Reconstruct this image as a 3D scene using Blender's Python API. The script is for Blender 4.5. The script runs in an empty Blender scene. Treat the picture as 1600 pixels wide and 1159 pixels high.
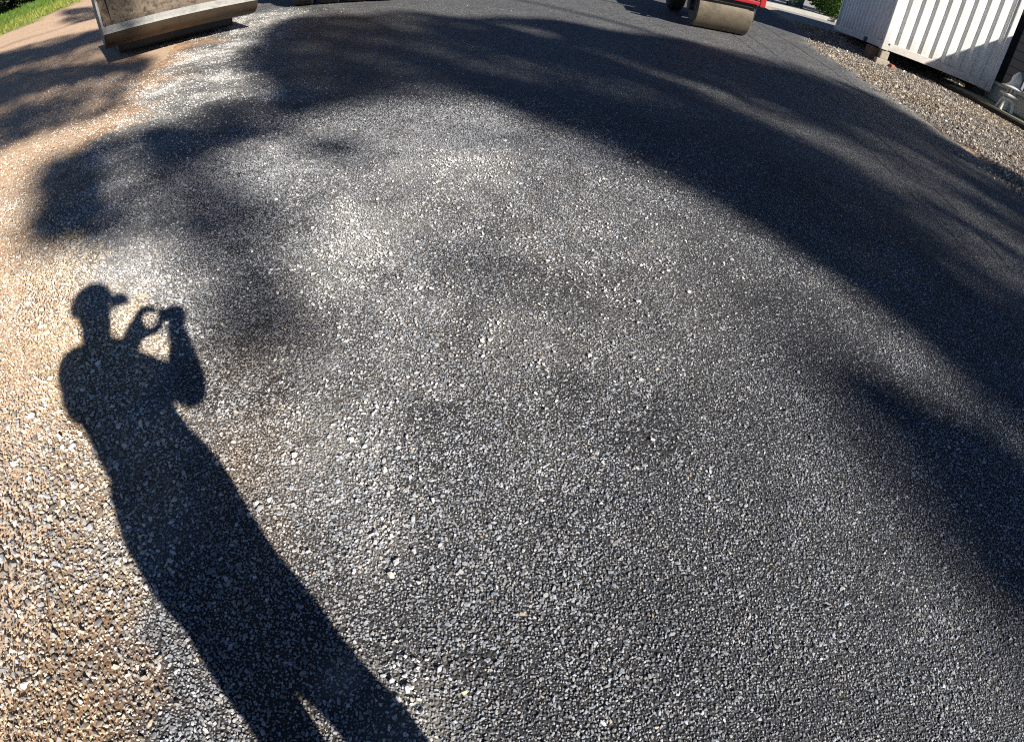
import bpy, bmesh, math, random
import numpy as np
from mathutils import Vector, Matrix

scene = bpy.context.scene
COL = scene.collection
rng = np.random.default_rng(7)
random.seed(7)

# ------------------------------------------------------------------ camera (wide action-camera lens, held at chest height)
CAM_H = 1.353
PITCH, ROLL = 0.735, 0.137
cam_d = bpy.data.cameras.new("camera")
cam = bpy.data.objects.new("camera", cam_d)
COL.objects.link(cam)
_r = Vector((1, 0, 0)); _f = Vector((0, math.cos(PITCH), -math.sin(PITCH))); _u = Vector((0, math.sin(PITCH), math.cos(PITCH)))
_r2 = math.cos(ROLL) * _r + math.sin(ROLL) * _u
_u2 = -math.sin(ROLL) * _r + math.cos(ROLL) * _u
CAM_M = Matrix(((_r2.x, _u2.x, -_f.x, 0), (_r2.y, _u2.y, -_f.y, 0), (_r2.z, _u2.z, -_f.z, CAM_H), (0, 0, 0, 1)))
cam.matrix_world = CAM_M
cam_d.type = 'PANO'
cam_d.sensor_fit = 'HORIZONTAL'
cam_d.sensor_width = 36.0
cam_d.sensor_height = 36.0 * 741 / 1024
cam_d.clip_start = 0.01
cam_d.clip_end = 2000
def _set(k, v):
    for tgt in (cam_d, getattr(cam_d, "cycles", None)):
        if tgt is not None and hasattr(tgt, k):
            setattr(tgt, k, v)
_set("panorama_type", 'FISHEYE_LENS_POLYNOMIAL')
_set("fisheye_fov", math.radians(170))
_set("fisheye_polynomial_k0", 0.0)
_set("fisheye_polynomial_k1", -0.05281930922)
_set("fisheye_polynomial_k2", -1.311819564e-05)
_set("fisheye_polynomial_k3", 1.3220535576e-05)
_set("fisheye_polynomial_k4", -1.4732303536e-07)
scene.camera = cam

# ------------------------------------------------------------------ daylight
SUN_DIR = Vector((-0.588, 0.610, -0.532)).normalized()      # the way the light travels
SUN_EL = math.asin(-SUN_DIR.z)
world = bpy.data.worlds.new("World"); scene.world = world; world.use_nodes = True
wn = world.node_tree.nodes; wl = world.node_tree.links
wn.clear()
sky = wn.new("ShaderNodeTexSky"); sky.sky_type = 'NISHITA'; sky.sun_disc = False
sky.sun_elevation = SUN_EL
sky.sun_rotation = math.atan2(-SUN_DIR.x, -SUN_DIR.y)
sky.altitude = 600; sky.air_density = 0.5; sky.dust_density = 0.0; sky.ozone_density = 3.0
bg = wn.new("ShaderNodeBackground"); bg.inputs[1].default_value = 0.05
wo = wn.new("ShaderNodeOutputWorld")
wl.new(sky.outputs[0], bg.inputs[0]); wl.new(bg.outputs[0], wo.inputs[0])
sun_d = bpy.data.lights.new("sun", 'SUN'); sun_d.energy = 5.0; sun_d.angle = math.radians(0.6); sun_d.color = (1.0, 0.945, 0.86)
sun = bpy.data.objects.new("sun", sun_d); COL.objects.link(sun)
sun.rotation_euler = SUN_DIR.to_track_quat('-Z', 'Y').to_euler()
sun.location = (20, -20, 20)
vs = scene.view_settings
vs.view_transform = 'Standard'; vs.look = 'None'; vs.gamma = 1.0; vs.exposure = 0.78
try: vs.use_curve_mapping = False
except Exception: pass
scene.cycles.max_bounces = 4
scene.cycles.diffuse_bounces = 2
scene.cycles.glossy_bounces = 2
scene.cycles.use_denoising = False
scene.cycles.pixel_filter_type = 'BLACKMAN_HARRIS'
scene.cycles.filter_width = 1.15
scene.cycles.transparent_max_bounces = 8

# ------------------------------------------------------------------ the lie of the land
SX, SY = 0.039, 0.058
NRM = Vector((-SX, -SY, 1)).normalized()
A2 = np.array([SUN_DIR.x, SUN_DIR.y]); A2 = A2 / np.linalg.norm(A2)     # along the shadows
PE = np.array([A2[1], -A2[0]])                                          # across the shadows
TAN = -SUN_DIR.z / math.hypot(SUN_DIR.x, SUN_DIR.y)

def zg(x, y):
    x = np.asarray(x, float); y = np.asarray(y, float)
    xx = 45 * np.tanh(x / 45); yy = 45 * np.tanh(y / 45)
    return SX * xx + SY * yy
def zgf(x, y): return float(zg(x, y))

def hash2(i, j, s):
    h = np.sin(i * 127.1 + j * 311.7 + s * 74.7) * 43758.5453
    return h - np.floor(h)
def vnoise(x, y, s=0.0):
    x = np.asarray(x, float); y = np.asarray(y, float)
    i = np.floor(x); j = np.floor(y); fx = x - i; fy = y - j
    fx = fx * fx * (3 - 2 * fx); fy = fy * fy * (3 - 2 * fy)
    a = hash2(i, j, s); b = hash2(i + 1, j, s); c = hash2(i, j + 1, s); d = hash2(i + 1, j + 1, s)
    return (a * (1 - fx) + b * fx) * (1 - fy) + (c * (1 - fx) + d * fx) * fy
def fbm(x, y, s=0.0, n=4):
    t = 0; a = 0.5; tot = 0
    for k in range(n):
        t = t + a * vnoise(x * 2 ** k, y * 2 ** k, s + k * 3.1); tot += a; a *= 0.5
    return t / tot
def sstep(a, b, x):
    t = np.clip((x - a) / (b - a), 0, 1); return t * t * (3 - 2 * t)

EDGE_Y = [-12, -2, -0.3, 0.34, 0.9, 1.56, 1.82, 2.36, 3.2, 4.6, 6.8, 11, 16, 30]
EDGE_X = [-0.5, -0.52, -0.62, -0.78, -1.12, -1.72, -2.1, -2.85, -3.35, -3.9, -4.7, -6.4, -8.4, -12]
def xl(y): return np.interp(y, EDGE_Y, EDGE_X)
RE_Y = [-14, 4, 8, 9.1, 10.1, 11, 13, 16, 22, 30]
RE_X = [5.3, 5.05, 5.0, 4.96, 4.92, 5.0, 5.6, 6.0, 6.4, 6.6]
def xr(y): return np.interp(y, RE_Y, RE_X)
def f_dirt(x, y):
    n = (fbm(x * 1.6, y * 1.6, 1.0) - 0.5) * 1.3 + (fbm(x * 6, y * 6, 2.0) - 0.5) * 1.1
    w = 0.16 + 0.03 * np.maximum(y, 0)
    return sstep(-w, w * 1.2, xl(y) - x + n * 0.8)
# places where pale loose aggregate was spilled: x, y, radius x, radius y, amount
SPILL = [(-4.6, 8.0, .8, 1.1, .8), (-4.0, 6.3, .55, .9, 1.0), (-3.6, 4.9, .65, .6, 1.0), (-3.1, 4.5, .7, .35, .9), (-2.6, 4.4, .5, .25, .8),
         (-3.4, 3.8, .6, .55, .7), (-3.2, 3.0, .7, .7, .7), (-2.7, 2.5, .5, .5, .7), (-2.0, 3.3, .35, .22, .7), (-1.62, 3.42, .3, .2, .6),
         (-2.15, 1.95, .42, .35, 1.0), (-1.75, 1.6, .36, .3, .9), (-1.45, 1.2, .32, .3, .75), (-1.2, .9, .24, .28, .75), (-1.02, .62, .18, .22, .7),
         (-.95, 2.36, .30, .30, .42), (-.85, 1.8, .26, .34, .42), (-.68, 1.4, .2, .3, .36), (-.6, 1.1, .14, .2, .6), (-.42, .9, .12, .13, .6),
         (-.3, .72, .1, .12, .5), (-.05, 1.34, .2, .22, .42), (-.95, 3.4, .3, .22, .5), (-.4, 3.08, .35, .2, .45), (.1, 1.08, .16, .14, .34),
         (-.12, .22, .12, .14, .6), (-.3, .32, .06, .06, .7), (-.6, 2.9, .9, .5, .36), (-.5, 1.8, .6, .9, .34), (.1, 2.1, .8, .7, .26), (-.75, 2.1, .34, .6, .5), (-.5, 1.0, .2, .3, .5), (-.1, 1.6, .4, .3, .35)]
def f_spill(x, y):
    t = np.zeros(np.shape(x))
    for (cx, cy, rx, ry, a) in SPILL:
        t = np.maximum(t, a * np.exp(-(((x - cx) / rx) ** 2 + ((y - cy) / ry) ** 2)))
    n = sstep(.28, .72, .65 * fbm(x * 2.6, y * 2.6, 5.0) + .35 * fbm(x * 11, y * 11, 6.0, 3))
    return np.clip(t * (0.38 + 1.15 * n), 0, 1)
MUD = [(-.80, .85, .16, .3, .6), (-.62, .55, .12, .22, .6), (-.95, 1.35, .25, .3, .3), (-.45, .3, .14, .2, .4)]
def f_mud(x, y):
    t = np.zeros(np.shape(x))
    for (cx, cy, rx, ry, a) in MUD:
        t = np.maximum(t, a * np.exp(-(((x - cx) / rx) ** 2 + ((y - cy) / ry) ** 2)))
    return np.clip(t * (0.5 + fbm(x * 4, y * 4, 9.0)), 0, 1)
def f_edge_dust(x, y):
    d = xr(y) - x + (fbm(x * 2, y * 2, 12.0) - .5) * .5
    return np.exp(-((d - .02) / .28) ** 2)

# ------------------------------------------------------------------ material helpers
MATS = {}
class NT:
    def __init__(self, name):
        self.m = bpy.data.materials.new(name); self.m.use_nodes = True
        self.t = self.m.node_tree; self.t.nodes.clear()
        self.out = self.t.nodes.new("ShaderNodeOutputMaterial")
        self.b = self.t.nodes.new("ShaderNodeBsdfPrincipled")
        self.t.links.new(self.b.outputs[0], self.out.inputs[0])
        MATS[name] = self.m
    def n(self, typ, **kw):
        nd = self.t.nodes.new(typ)
        for k, v in kw.items(): setattr(nd, k, v)
        return nd
    def l(self, a, b): self.t.links.new(a, b)
    def pos(self): return self.n("ShaderNodeNewGeometry").outputs["Position"]
    def obj(self): return self.n("ShaderNodeTexCoord").outputs["Object"]
    def noise(self, v, scale, detail=4, rough=.55, dist=0):
        nd = self.n("ShaderNodeTexNoise"); nd.inputs["Scale"].default_value = scale; nd.inputs["Detail"].default_value = detail
        nd.inputs["Roughness"].default_value = rough; nd.inputs["Distortion"].default_value = dist
        self.l(v, nd.inputs["Vector"]); return nd.outputs[0]
    def vor(self, v, scale, feature='F1', rnd=1.0):
        nd = self.n("ShaderNodeTexVoronoi", feature=feature); nd.inputs["Scale"].default_value = scale; nd.inputs["Randomness"].default_value = rnd
        self.l(v, nd.inputs["Vector"]); return nd
    def ramp(self, f, stops, interp='LINEAR'):
        nd = self.n("ShaderNodeValToRGB"); cr = nd.color_ramp; cr.interpolation = interp
        while len(cr.elements) < len(stops): cr.elements.new(0.5)
        for e, (p, c) in zip(cr.elements, stops):
            e.position = p; e.color = (*c, 1) if len(c) == 3 else c
        self.l(f, nd.inputs[0]); return nd.outputs[0]
    def mix(self, f, a, b, mode='MIX'):
        nd = self.n("ShaderNodeMix", data_type='RGBA', blend_type=mode)
        for s, v in ((nd.inputs[0], f), (nd.inputs[6], a), (nd.inputs[7], b)):
            if isinstance(v, (int, float)): s.default_value = v
            elif isinstance(v, tuple): s.default_value = (*v, 1)
            else: self.l(v, s)
        return nd.outputs[2]
    def math(self, op, a, b=None, c=None, clamp=False):
        nd = self.n("ShaderNodeMath", operation=op); nd.use_clamp = clamp
        for s, v in zip(nd.inputs, (a, b, c)):
            if v is None: continue
            if isinstance(v, (int, float)): s.default_value = v
            else: self.l(v, s)
        return nd.outputs[0]
    def attr(self, name, typ='GEOMETRY'):
        return self.n("ShaderNodeAttribute", attribute_name=name, attribute_type=typ)
    def bump(self, h, strength, dist):
        nd = self.n("ShaderNodeBump"); nd.inputs["Strength"].default_value = strength; nd.inputs["Distance"].default_value = dist
        self.l(h, nd.inputs["Height"]); self.l(nd.outputs[0], self.b.inputs["Normal"])
    def col(self, c):
        if isinstance(c, tuple): self.b.inputs["Base Color"].default_value = (*c, 1)
        else: self.l(c, self.b.inputs["Base Color"])
    def rough(self, r):
        if isinstance(r, (int, float)): self.b.inputs["Roughness"].default_value = r
        else: self.l(r, self.b.inputs["Roughness"])
    def metal(self, v): self.b.inputs["Metallic"].default_value = v

def painted(name, base, wear=(0.25, 0.2, 0.15), amount=0.35, scale=6.0, rough=0.5, metal=0.0, speck=0.0):
    """paint, rubber or steel with blotchy grime and fine relief"""
    t = NT(name); p = t.obj()
    n1 = t.noise(p, scale, 6, .65, .4); n2 = t.noise(p, scale * 9, 4, .6)
    f = t.math('MULTIPLY', t.math('SUBTRACT', n1, 0.48, clamp=True), amount * 8, clamp=True)
    c = t.mix(f, base, wear)
    c = t.mix(0.25, c, t.ramp(n2, [(0.3, tuple(x * .55 for x in base)), (0.7, tuple(min(1, x * 1.3) for x in base))]))
    if speck:
        v = t.vor(p, 60).outputs["Distance"]
        c = t.mix(t.math('MULTIPLY', t.math('LESS_THAN', v, .28), speck), c, tuple(x * .3 for x in wear))
    t.col(c); t.rough(t.math('MULTIPLY_ADD', n1, .35, rough - .17)); t.metal(metal)
    t.bump(t.math('MULTIPLY_ADD', n2, .4, n1), .35, .006)
    return t.m

JOINTS = [(3.42, .016), (4.32, .018), (3.05, .012)]        # roller seams along the lay of the seal
# chip seal: dark bitumen with thousands of stone chips (used where single chips are too far off to model)
t = NT("chip_seal"); p = t.pos()
a_d = t.attr("dirt").outputs["Fac"]; a_s = t.attr("spill").outputs["Fac"]; a_m = t.attr("mud").outputs["Fac"]; a_n = t.attr("near").outputs["Fac"]
v1 = t.vor(p, 88); vcol = v1.outputs["Color"]; vd = v1.outputs["Distance"]
sep = t.n("ShaderNodeSeparateColor"); t.l(vcol, sep.inputs[0])
chip = t.ramp(sep.outputs[0], [(0, (.07, .072, .076)), (.45, (.15, .152, .155)), (.8, (.235, .235, .23)), (1, (.38, .375, .355))])
gap = t.math('GREATER_THAN', vd, 0.0062 * 88)
c = t.mix(t.math('MULTIPLY', gap, .8), chip, (.012, .012, .014))
big = t.noise(p, 1.3, 5, .6)
c = t.mix(t.math('MULTIPLY', t.math('SUBTRACT', big, .42, clamp=True), 2.0, clamp=True), c, (.075, .076, .08))
mid = t.noise(p, 9, 4, .6)
c = t.mix(.55, c, t.ramp(mid, [(.3, (.30, .30, .31)), (.7, (.72, .72, .72))]), 'OVERLAY')
sx = t.n("ShaderNodeSeparateXYZ"); t.l(p, sx.inputs[0])
wob = t.math('MULTIPLY_ADD', t.noise(p, .7, 3), .22, sx.outputs[0])
for x0, w_ in JOINTS:
    ln = t.math('LESS_THAN', t.math('ABSOLUTE', t.math('SUBTRACT', wob, x0)), w_)
    c = t.mix(t.math('MULTIPLY', t.math('MULTIPLY', ln, t.math('GREATER_THAN', t.noise(p, 2.1, 3), .46)), .75), c, (.02, .02, .022))
# loose pale chips lying over it
v2 = t.vor(p, 62); sep2 = t.n("ShaderNodeSeparateColor"); t.l(v2.outputs["Color"], sep2.inputs[0])
loose = t.math('LESS_THAN', sep2.outputs[1], t.math('MULTIPLY', a_s, 1.05))
loose = t.math('MULTIPLY', loose, t.math('LESS_THAN', v2.outputs["Distance"], .5))
pale = t.ramp(sep2.outputs[2], [(0, (.30, .29, .26)), (.6, (.46, .45, .40)), (1, (.62, .61, .56))])
dust = t.mix(t.noise(p, 30, 4), (.30, .28, .245), (.50, .475, .42))
c = t.mix(t.math('MULTIPLY', t.math('POWER', a_s, 1.5), .75), c, dust)
c = t.mix(loose, c, pale)
earth = t.ramp(t.noise(p, 14, 6, .7), [(.3, (.22, .122, .066)), (.55, (.50, .32, .195)), (.75, (.68, .49, .33))])
c = t.mix(t.math('MULTIPLY', a_m, .7), c, earth)
c = t.mix(a_d, c, earth)
under = t.mix(a_d, (.030, .030, .033), t.mix(.45, earth, (.10, .062, .038)))                    # the binder between the modelled chips
under = t.mix(t.math('MULTIPLY', a_s, .85), under, (.30, .28, .24))
under = t.mix(t.math('MULTIPLY', a_m, .8), under, (.15, .10, .065))
c = t.mix(a_n, c, under)
t.col(c); t.rough(t.math('MULTIPLY_ADD', a_d, .2, .7))
t.b.inputs["Specular IOR Level"].default_value = .35
hgt = t.math('MULTIPLY', t.math('SUBTRACT', .7, vd), t.math('MULTIPLY_ADD', a_d, -.5, 1.0))
t.bump(hgt, .8, .008)

# bare earth, gravelly, with dry leaf bits
t = NT("earth"); p = t.pos()
n1 = t.noise(p, .9, 6, .62); n2 = t.noise(p, 16, 6, .7); v = t.vor(p, 55); v3 = t.vor(p, 21)
sep = t.n("ShaderNodeSeparateColor"); t.l(v.outputs["Color"], sep.inputs[0])
c = t.ramp(n2, [(.28, (.34, .205, .12)), (.5, (.60, .40, .255)), (.75, (.72, .54, .38))])
c = t.mix(t.math('MULTIPLY', t.math('SUBTRACT', n1, .4, clamp=True), 2.2, clamp=True), c, (.60, .43, .30))
st = t.ramp(sep.outputs[1], [(0, (.20, .15, .11)), (.5, (.42, .34, .26)), (1, (.62, .56, .47))])
c = t.mix(t.math('MULTIPLY', t.math('LESS_THAN', v.outputs["Distance"], .42), t.math('GREATER_THAN', sep.outputs[0], .45)), c, st)
av = t.attr("verge").outputs["Fac"]
vg = t.ramp(sep.outputs[2], [(0, (.09, .06, .045)), (.4, (.21, .155, .11)), (.8, (.34, .28, .215)), (1, (.48, .43, .35))])
vg = t.mix(t.math('GREATER_THAN', v.outputs["Distance"], .55), vg, (.07, .05, .04))
vg = t.mix(t.math('MULTIPLY', t.math('SUBTRACT', n1, .5, clamp=True), 3., clamp=True), vg, (.26, .16, .10))
c = t.mix(av, c, vg)
ag = t.attr("lawn").outputs["Fac"]
c = t.mix(ag, c, t.ramp(n2, [(.3, (.09, .11, .03)), (.7, (.17, .19, .05))]))
ap = t.attr("paving").outputs["Fac"]
c = t.mix(ap, c, t.ramp(n2, [(.3, (.25, .25, .24)), (.7, (.36, .355, .34))]))
t.col(c); t.rough(.9)
t.bump(t.math('ADD', t.math('MULTIPLY', n2, .8), t.math('MULTIPLY', v.outputs["Distance"], -.5)), .8, .012)

def stone_mat(name, rough=.72):
    t = NT(name)
    c = t.attr("col", 'INSTANCER').outputs["Color"]
    n = t.noise(t.obj(), 1.7, 3, .6)
    c = t.mix(.5, c, t.mix(n, (.25, .25, .25), (1.0, 1.0, 1.0)), 'OVERLAY')
    t.col(c); t.rough(rough); t.b.inputs["Specular IOR Level"].default_value = .4
    return t.m
stone_mat("stone_chip")

def leaf_mat(name, c1, c2, trans=.25):
    t = NT(name)
    oi = t.attr("tint").outputs["Fac"]
    c = t.mix(oi, c1, c2); t.col(c); t.rough(.6)
    tr = t.n("ShaderNodeBsdfTranslucent"); t.l(c, tr.inputs[0])
    mx = t.n("ShaderNodeMixShader"); mx.inputs[0].default_value = trans
    t.l(t.b.outputs[0], mx.inputs[1]); t.l(tr.outputs[0], mx.inputs[2]); t.l(mx.outputs[0], t.out.inputs[0])
    return t.m
leaf_mat("gum_leaf", (.035, .055, .022), (.075, .10, .04), .12)
leaf_mat("shrub_leaf", (.08, .18, .025), (.22, .36, .06), .35)
leaf_mat("box_leaf", (.02, .05, .015), (.05, .10, .03), .2)
leaf_mat("hedge_leaf", (.012, .022, .012), (.035, .05, .02), .1)
leaf_mat("grass_blade", (.09, .19, .02), (.30, .34, .06), .35)
t = NT("bark"); p = t.obj(); n = t.noise(p, 5, 6, .7)
t.col(t.ramp(n, [(.3, (.12, .09, .07)), (.7, (.34, .29, .24))])); t.rough(.9); t.bump(n, .7, .02)

painted("container_white", (.78, .77, .74), (.50, .45, .38), .18, 2.2, .45)
tn = MATS["container_white"].node_tree; _b = [n for n in tn.nodes if n.type == "BSDF_PRINCIPLED"][0]
_src = _b.inputs["Base Color"].links[0].from_socket
_tc = tn.nodes.new("ShaderNodeTexCoord"); _sp = tn.nodes.new("ShaderNodeSeparateXYZ"); tn.links.new(_tc.outputs["Object"], _sp.inputs[0])
_nz = tn.nodes.new("ShaderNodeTexNoise"); _nz.inputs["Scale"].default_value = 7; _nz.inputs["Detail"].default_value = 6; tn.links.new(_tc.outputs["Object"], _nz.inputs["Vector"])
_mr = tn.nodes.new("ShaderNodeMapRange"); _mr.inputs[1].default_value = .05; _mr.inputs[2].default_value = .45; _mr.inputs[3].default_value = .95; _mr.inputs[4].default_value = .0; tn.links.new(_sp.outputs[2], _mr.inputs[0])
_mu = tn.nodes.new("ShaderNodeMath"); _mu.operation = 'MULTIPLY'; tn.links.new(_mr.outputs[0], _mu.inputs[0]); tn.links.new(_nz.outputs[0], _mu.inputs[1])
_mx = tn.nodes.new("ShaderNodeMix"); _mx.data_type = 'RGBA'; tn.links.new(_mu.outputs[0], _mx.inputs[0]); tn.links.new(_src, _mx.inputs[6]); _mx.inputs[7].default_value = (.42, .34, .25, 1); tn.links.new(_mx.outputs[2], _b.inputs["Base Color"])
painted("galvanised", (.5, .5, .48), (.3, .22, .15), .3, 5, .45, .3)
painted("roller_red", (.36, .014, .018), (.16, .03, .02), .25, 5, .4)
painted("drum_steel", (.16, .128, .088), (.06, .045, .032), .5, 7, .6, .2, .45)
painted("drum_end", (.07, .07, .07), (.12, .1, .08), .4, 7, .6, .3)
painted("machine_yellow", (.62, .36, .06), (.3, .2, .1), .35, 6, .45)
painted("loader_white", (.55, .53, .48), (.3, .22, .15), .35, 5, .5)
painted("bucket_steel", (.085, .062, .038), (.035, .02, .012), .6, 3.2, .7, .1)
painted("bucket_dust", (.33, .325, .30), (.15, .125, .10), .5, 9, .8, .05, .2)
painted("mud_cake", (.16, .125, .09), (.05, .033, .022), .9, 8, .9, 0, .6)
painted("black_rubber", (.018, .018, .019), (.09, .075, .06), .25, 6, .8)
painted("dark_steel", (.03, .03, .032), (.12, .1, .08), .3, 6, .55, .4)
painted("timber_block", (.22, .15, .09), (.09, .06, .04), .45, 7, .85)
painted("pale_block", (.44, .38, .29), (.26, .2, .14), .45, 8, .85)
painted("rust", (.36, .12, .055), (.14, .06, .035), .5, 12, .8)
painted("sleeper", (.035, .022, .016), (.07, .05, .035), .4, 6, .85)
painted("mossy_slab", (.15, .155, .10), (.08, .10, .045), .5, 5, .9)
painted("garden_concrete", (.66, .66, .62), (.40, .40, .35), .3, 9, .75)
painted("planter_render", (.56, .54, .46), (.40, .38, .31), .3, 4, .8)
painted("dark_cladding", (.008, .009, .014), (.013, .014, .019), .2, 3, .6)  # dark paint, deepened further to stand in for shade on the wall
painted("window_frame", (.30, .31, .33), (.2, .2, .2), .2, 4, .4)
painted("roof_metal", (.10, .105, .115), (.14, .13, .12), .2, 3, .5, .3)
painted("bin_green", (.03, .07, .045), (.06, .08, .06), .2, 5, .5)
painted("kerb_concrete", (.40, .39, .36), (.26, .25, .22), .35, 4, .85)
painted("skin", (.45, .26, .18), (.40, .22, .15), .2, 20, .55)
painted("navy_shirt", (.03, .04, .09), (.02, .03, .06), .2, 9, .85)
painted("dark_trousers", (.05, .045, .04), (.03, .03, .03), .2, 9, .85)
painted("cap_cloth", (.03, .03, .04), (.05, .05, .05), .2, 12, .85)
painted("phone_black", (.01, .01, .012), (.03, .03, .03), .1, 9, .3)
for nm in ("dark_cladding",):
    for nd in MATS[nm].node_tree.nodes:
        if nd.type == "BSDF_PRINCIPLED": nd.inputs["Specular IOR Level"].default_value = .1
t = NT("window_glass"); t.col((.01, .012, .016)); t.rough(.08)
t = NT("orange_lens"); t.col((.85, .30, .03)); t.rough(.25)

# ------------------------------------------------------------------ mesh helpers
class MB:
    def __init__(self): self.v = []; self.f = []
    def add(self, vs, fs):
        o = len(self.v); self.v += [tuple(p) for p in vs]; self.f += [tuple(i + o for i in q) for q in fs]; return self
    def box(self, x0, x1, y0, y1, z0, z1, bev=0.0):
        if bev <= 0:
            return self.add([(x0, y0, z0), (x1, y0, z0), (x1, y1, z0), (x0, y1, z0), (x0, y0, z1), (x1, y0, z1), (x1, y1, z1), (x0, y1, z1)],
                            [(0, 3, 2, 1), (4, 5, 6, 7), (0, 1, 5, 4), (1, 2, 6, 5), (2, 3, 7, 6), (3, 0, 4, 7)])
        bm = bmesh.new(); bmesh.ops.create_cube(bm, size=1)
        for q in bm.verts: q.co = Vector(((x0 + x1) / 2 + q.co.x * (x1 - x0), (y0 + y1) / 2 + q.co.y * (y1 - y0), (z0 + z1) / 2 + q.co.z * (z1 - z0)))
        bmesh.ops.bevel(bm, geom=bm.edges[:], offset=bev, segments=2, affect='EDGES', profile=.6)
        bm.verts.index_update()
        self.add([q.co[:] for q in bm.verts], [[q.index for q in f.verts] for f in bm.faces]); bm.free(); return self
    def prism(self, prof, x0, x1):
        """profile of (y, z) points extruded along x"""
        n = len(prof)
        vs = [(x0, y, z) for y, z in prof] + [(x1, y, z) for y, z in prof]
        fs = [(i, (i + 1) % n, n + (i + 1) % n, n + i) for i in range(n)] + [tuple(range(n - 1, -1, -1)), tuple(range(n, 2 * n))]
        return self.add(vs, fs)
    def cyl(self, p0, p1, r0, r1=None, n=20, caps=True):
        p0 = Vector(p0); p1 = Vector(p1); r1 = r0 if r1 is None else r1
        d = (p1 - p0).normalized(); a = d.orthogonal().normalized(); b = d.cross(a)
        vs = []
        for p, r in ((p0, r0), (p1, r1)):
            for k in range(n):
                t_ = 2 * math.pi * k / n; vs.append(p + a * (r * math.cos(t_)) + b * (r * math.sin(t_)))
        fs = [(k, (k + 1) % n, n + (k + 1) % n, n + k) for k in range(n)]
        if caps: fs += [tuple(range(n - 1, -1, -1)), tuple(range(n, 2 * n))]
        return self.add(vs, fs)
    def tube(self, pts, rads, n=10):
        pts = [Vector(p) for p in pts]; vs = []; fs = []
        for i, p in enumerate(pts):
            d = (pts[min(i + 1, len(pts) - 1)] - pts[max(i - 1, 0)]).normalized()
            a = d.cross(Vector((.31, .77, .55))).normalized(); b = d.cross(a)
            for k in range(n):
                t_ = 2 * math.pi * k / n; vs.append(p + a * (rads[i] * math.cos(t_)) + b * (rads[i] * math.sin(t_)))
        for i in range(len(pts) - 1):
            for k in range(n): fs.append((i * n + k, i * n + (k + 1) % n, (i + 1) * n + (k + 1) % n, (i + 1) * n + k))
        fs += [tuple(range(n - 1, -1, -1)), tuple(range((len(pts) - 1) * n, len(pts) * n))]
        return self.add(vs, fs)
    def lathe(self, prof, n=24, axis='z', c=(0, 0, 0)):
        """prof of (radius, height)"""
        vs = []; fs = []
        for r, h in prof:
            for k in range(n):
                t_ = 2 * math.pi * k / n
                q = (r * math.cos(t_), r * math.sin(t_), h)
                if axis == 'x': q = (h, r * math.cos(t_), r * math.sin(t_))
                vs.append((q[0] + c[0], q[1] + c[1], q[2] + c[2]))
        for i in range(len(prof) - 1):
            for k in range(n): fs.append((i * n + k, i * n + (k + 1) % n, (i + 1) * n + (k + 1) % n, (i + 1) * n + k))
        fs += [tuple(range(n - 1, -1, -1)), tuple(range((len(prof) - 1) * n, len(prof) * n))]
        return self.add(vs, fs)
    def build(self, name, mat, parent=None, smooth=False, bevel=0):
        me = bpy.data.meshes.new(name); me.from_pydata(self.v, [], self.f); me.validate()
        bm = bmesh.new(); bm.from_mesh(me); bmesh.ops.recalc_face_normals(bm, faces=bm.faces[:])
        if bevel:
            es = [e for e in bm.edges if len(e.link_faces) == 2 and e.calc_face_angle(0) > .6]
            bmesh.ops.bevel(bm, geom=es, offset=bevel, segments=2, affect='EDGES')
        if smooth:
            for f in bm.faces: f.smooth = True
            for e in bm.edges:
                if len(e.link_faces) == 2 and e.calc_face_angle(0) > .6: e.smooth = False
        bm.to_mesh(me); bm.free()
        me.materials.append(MATS[mat])
        o = bpy.data.objects.new(name, me); COL.objects.link(o)
        if parent is not None: o.parent = parent
        return o
def tag(o, label=None, cat=None, group=None, kind=None):
    if label: o["label"] = label
    if cat: o["category"] = cat
    if group: o["group"] = group
    if kind: o["kind"] = kind
    return o
def thing(name, label, cat, x, y, heading=None, z=None, tilt=True, group=None):
    """Empty at the thing's base; local +Y points along heading, local Z along the slope's normal (or straight up)"""
    o = bpy.data.objects.new(name, None); COL.objects.link(o); o.empty_display_size = .3
    h = Vector((*(heading or (0, 1)), 0)).normalized()
    up = NRM if tilt else Vector((0, 0, 1))
    yv = (h - up * h.dot(up)).normalized(); xv = yv.cross(up)
    zz = zgf(x, y) if z is None else z
    o.matrix_world = Matrix(((xv.x, yv.x, up.x, x), (xv.y, yv.y, up.y, y), (xv.z, yv.z, up.z, zz), (0, 0, 0, 1)))
    return tag(o, label, cat, group)
def cyl_obj(name, mat, parent, p0, p1, r, n=24, bevel=.0): return MB().cyl(p0, p1, r, n=n).build(name, mat, parent, True, bevel)
def float_attr(me, name, arr):
    a = me.attributes.new(name, 'FLOAT', 'POINT'); a.data.foreach_set("value", np.asarray(arr, np.float32))

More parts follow.
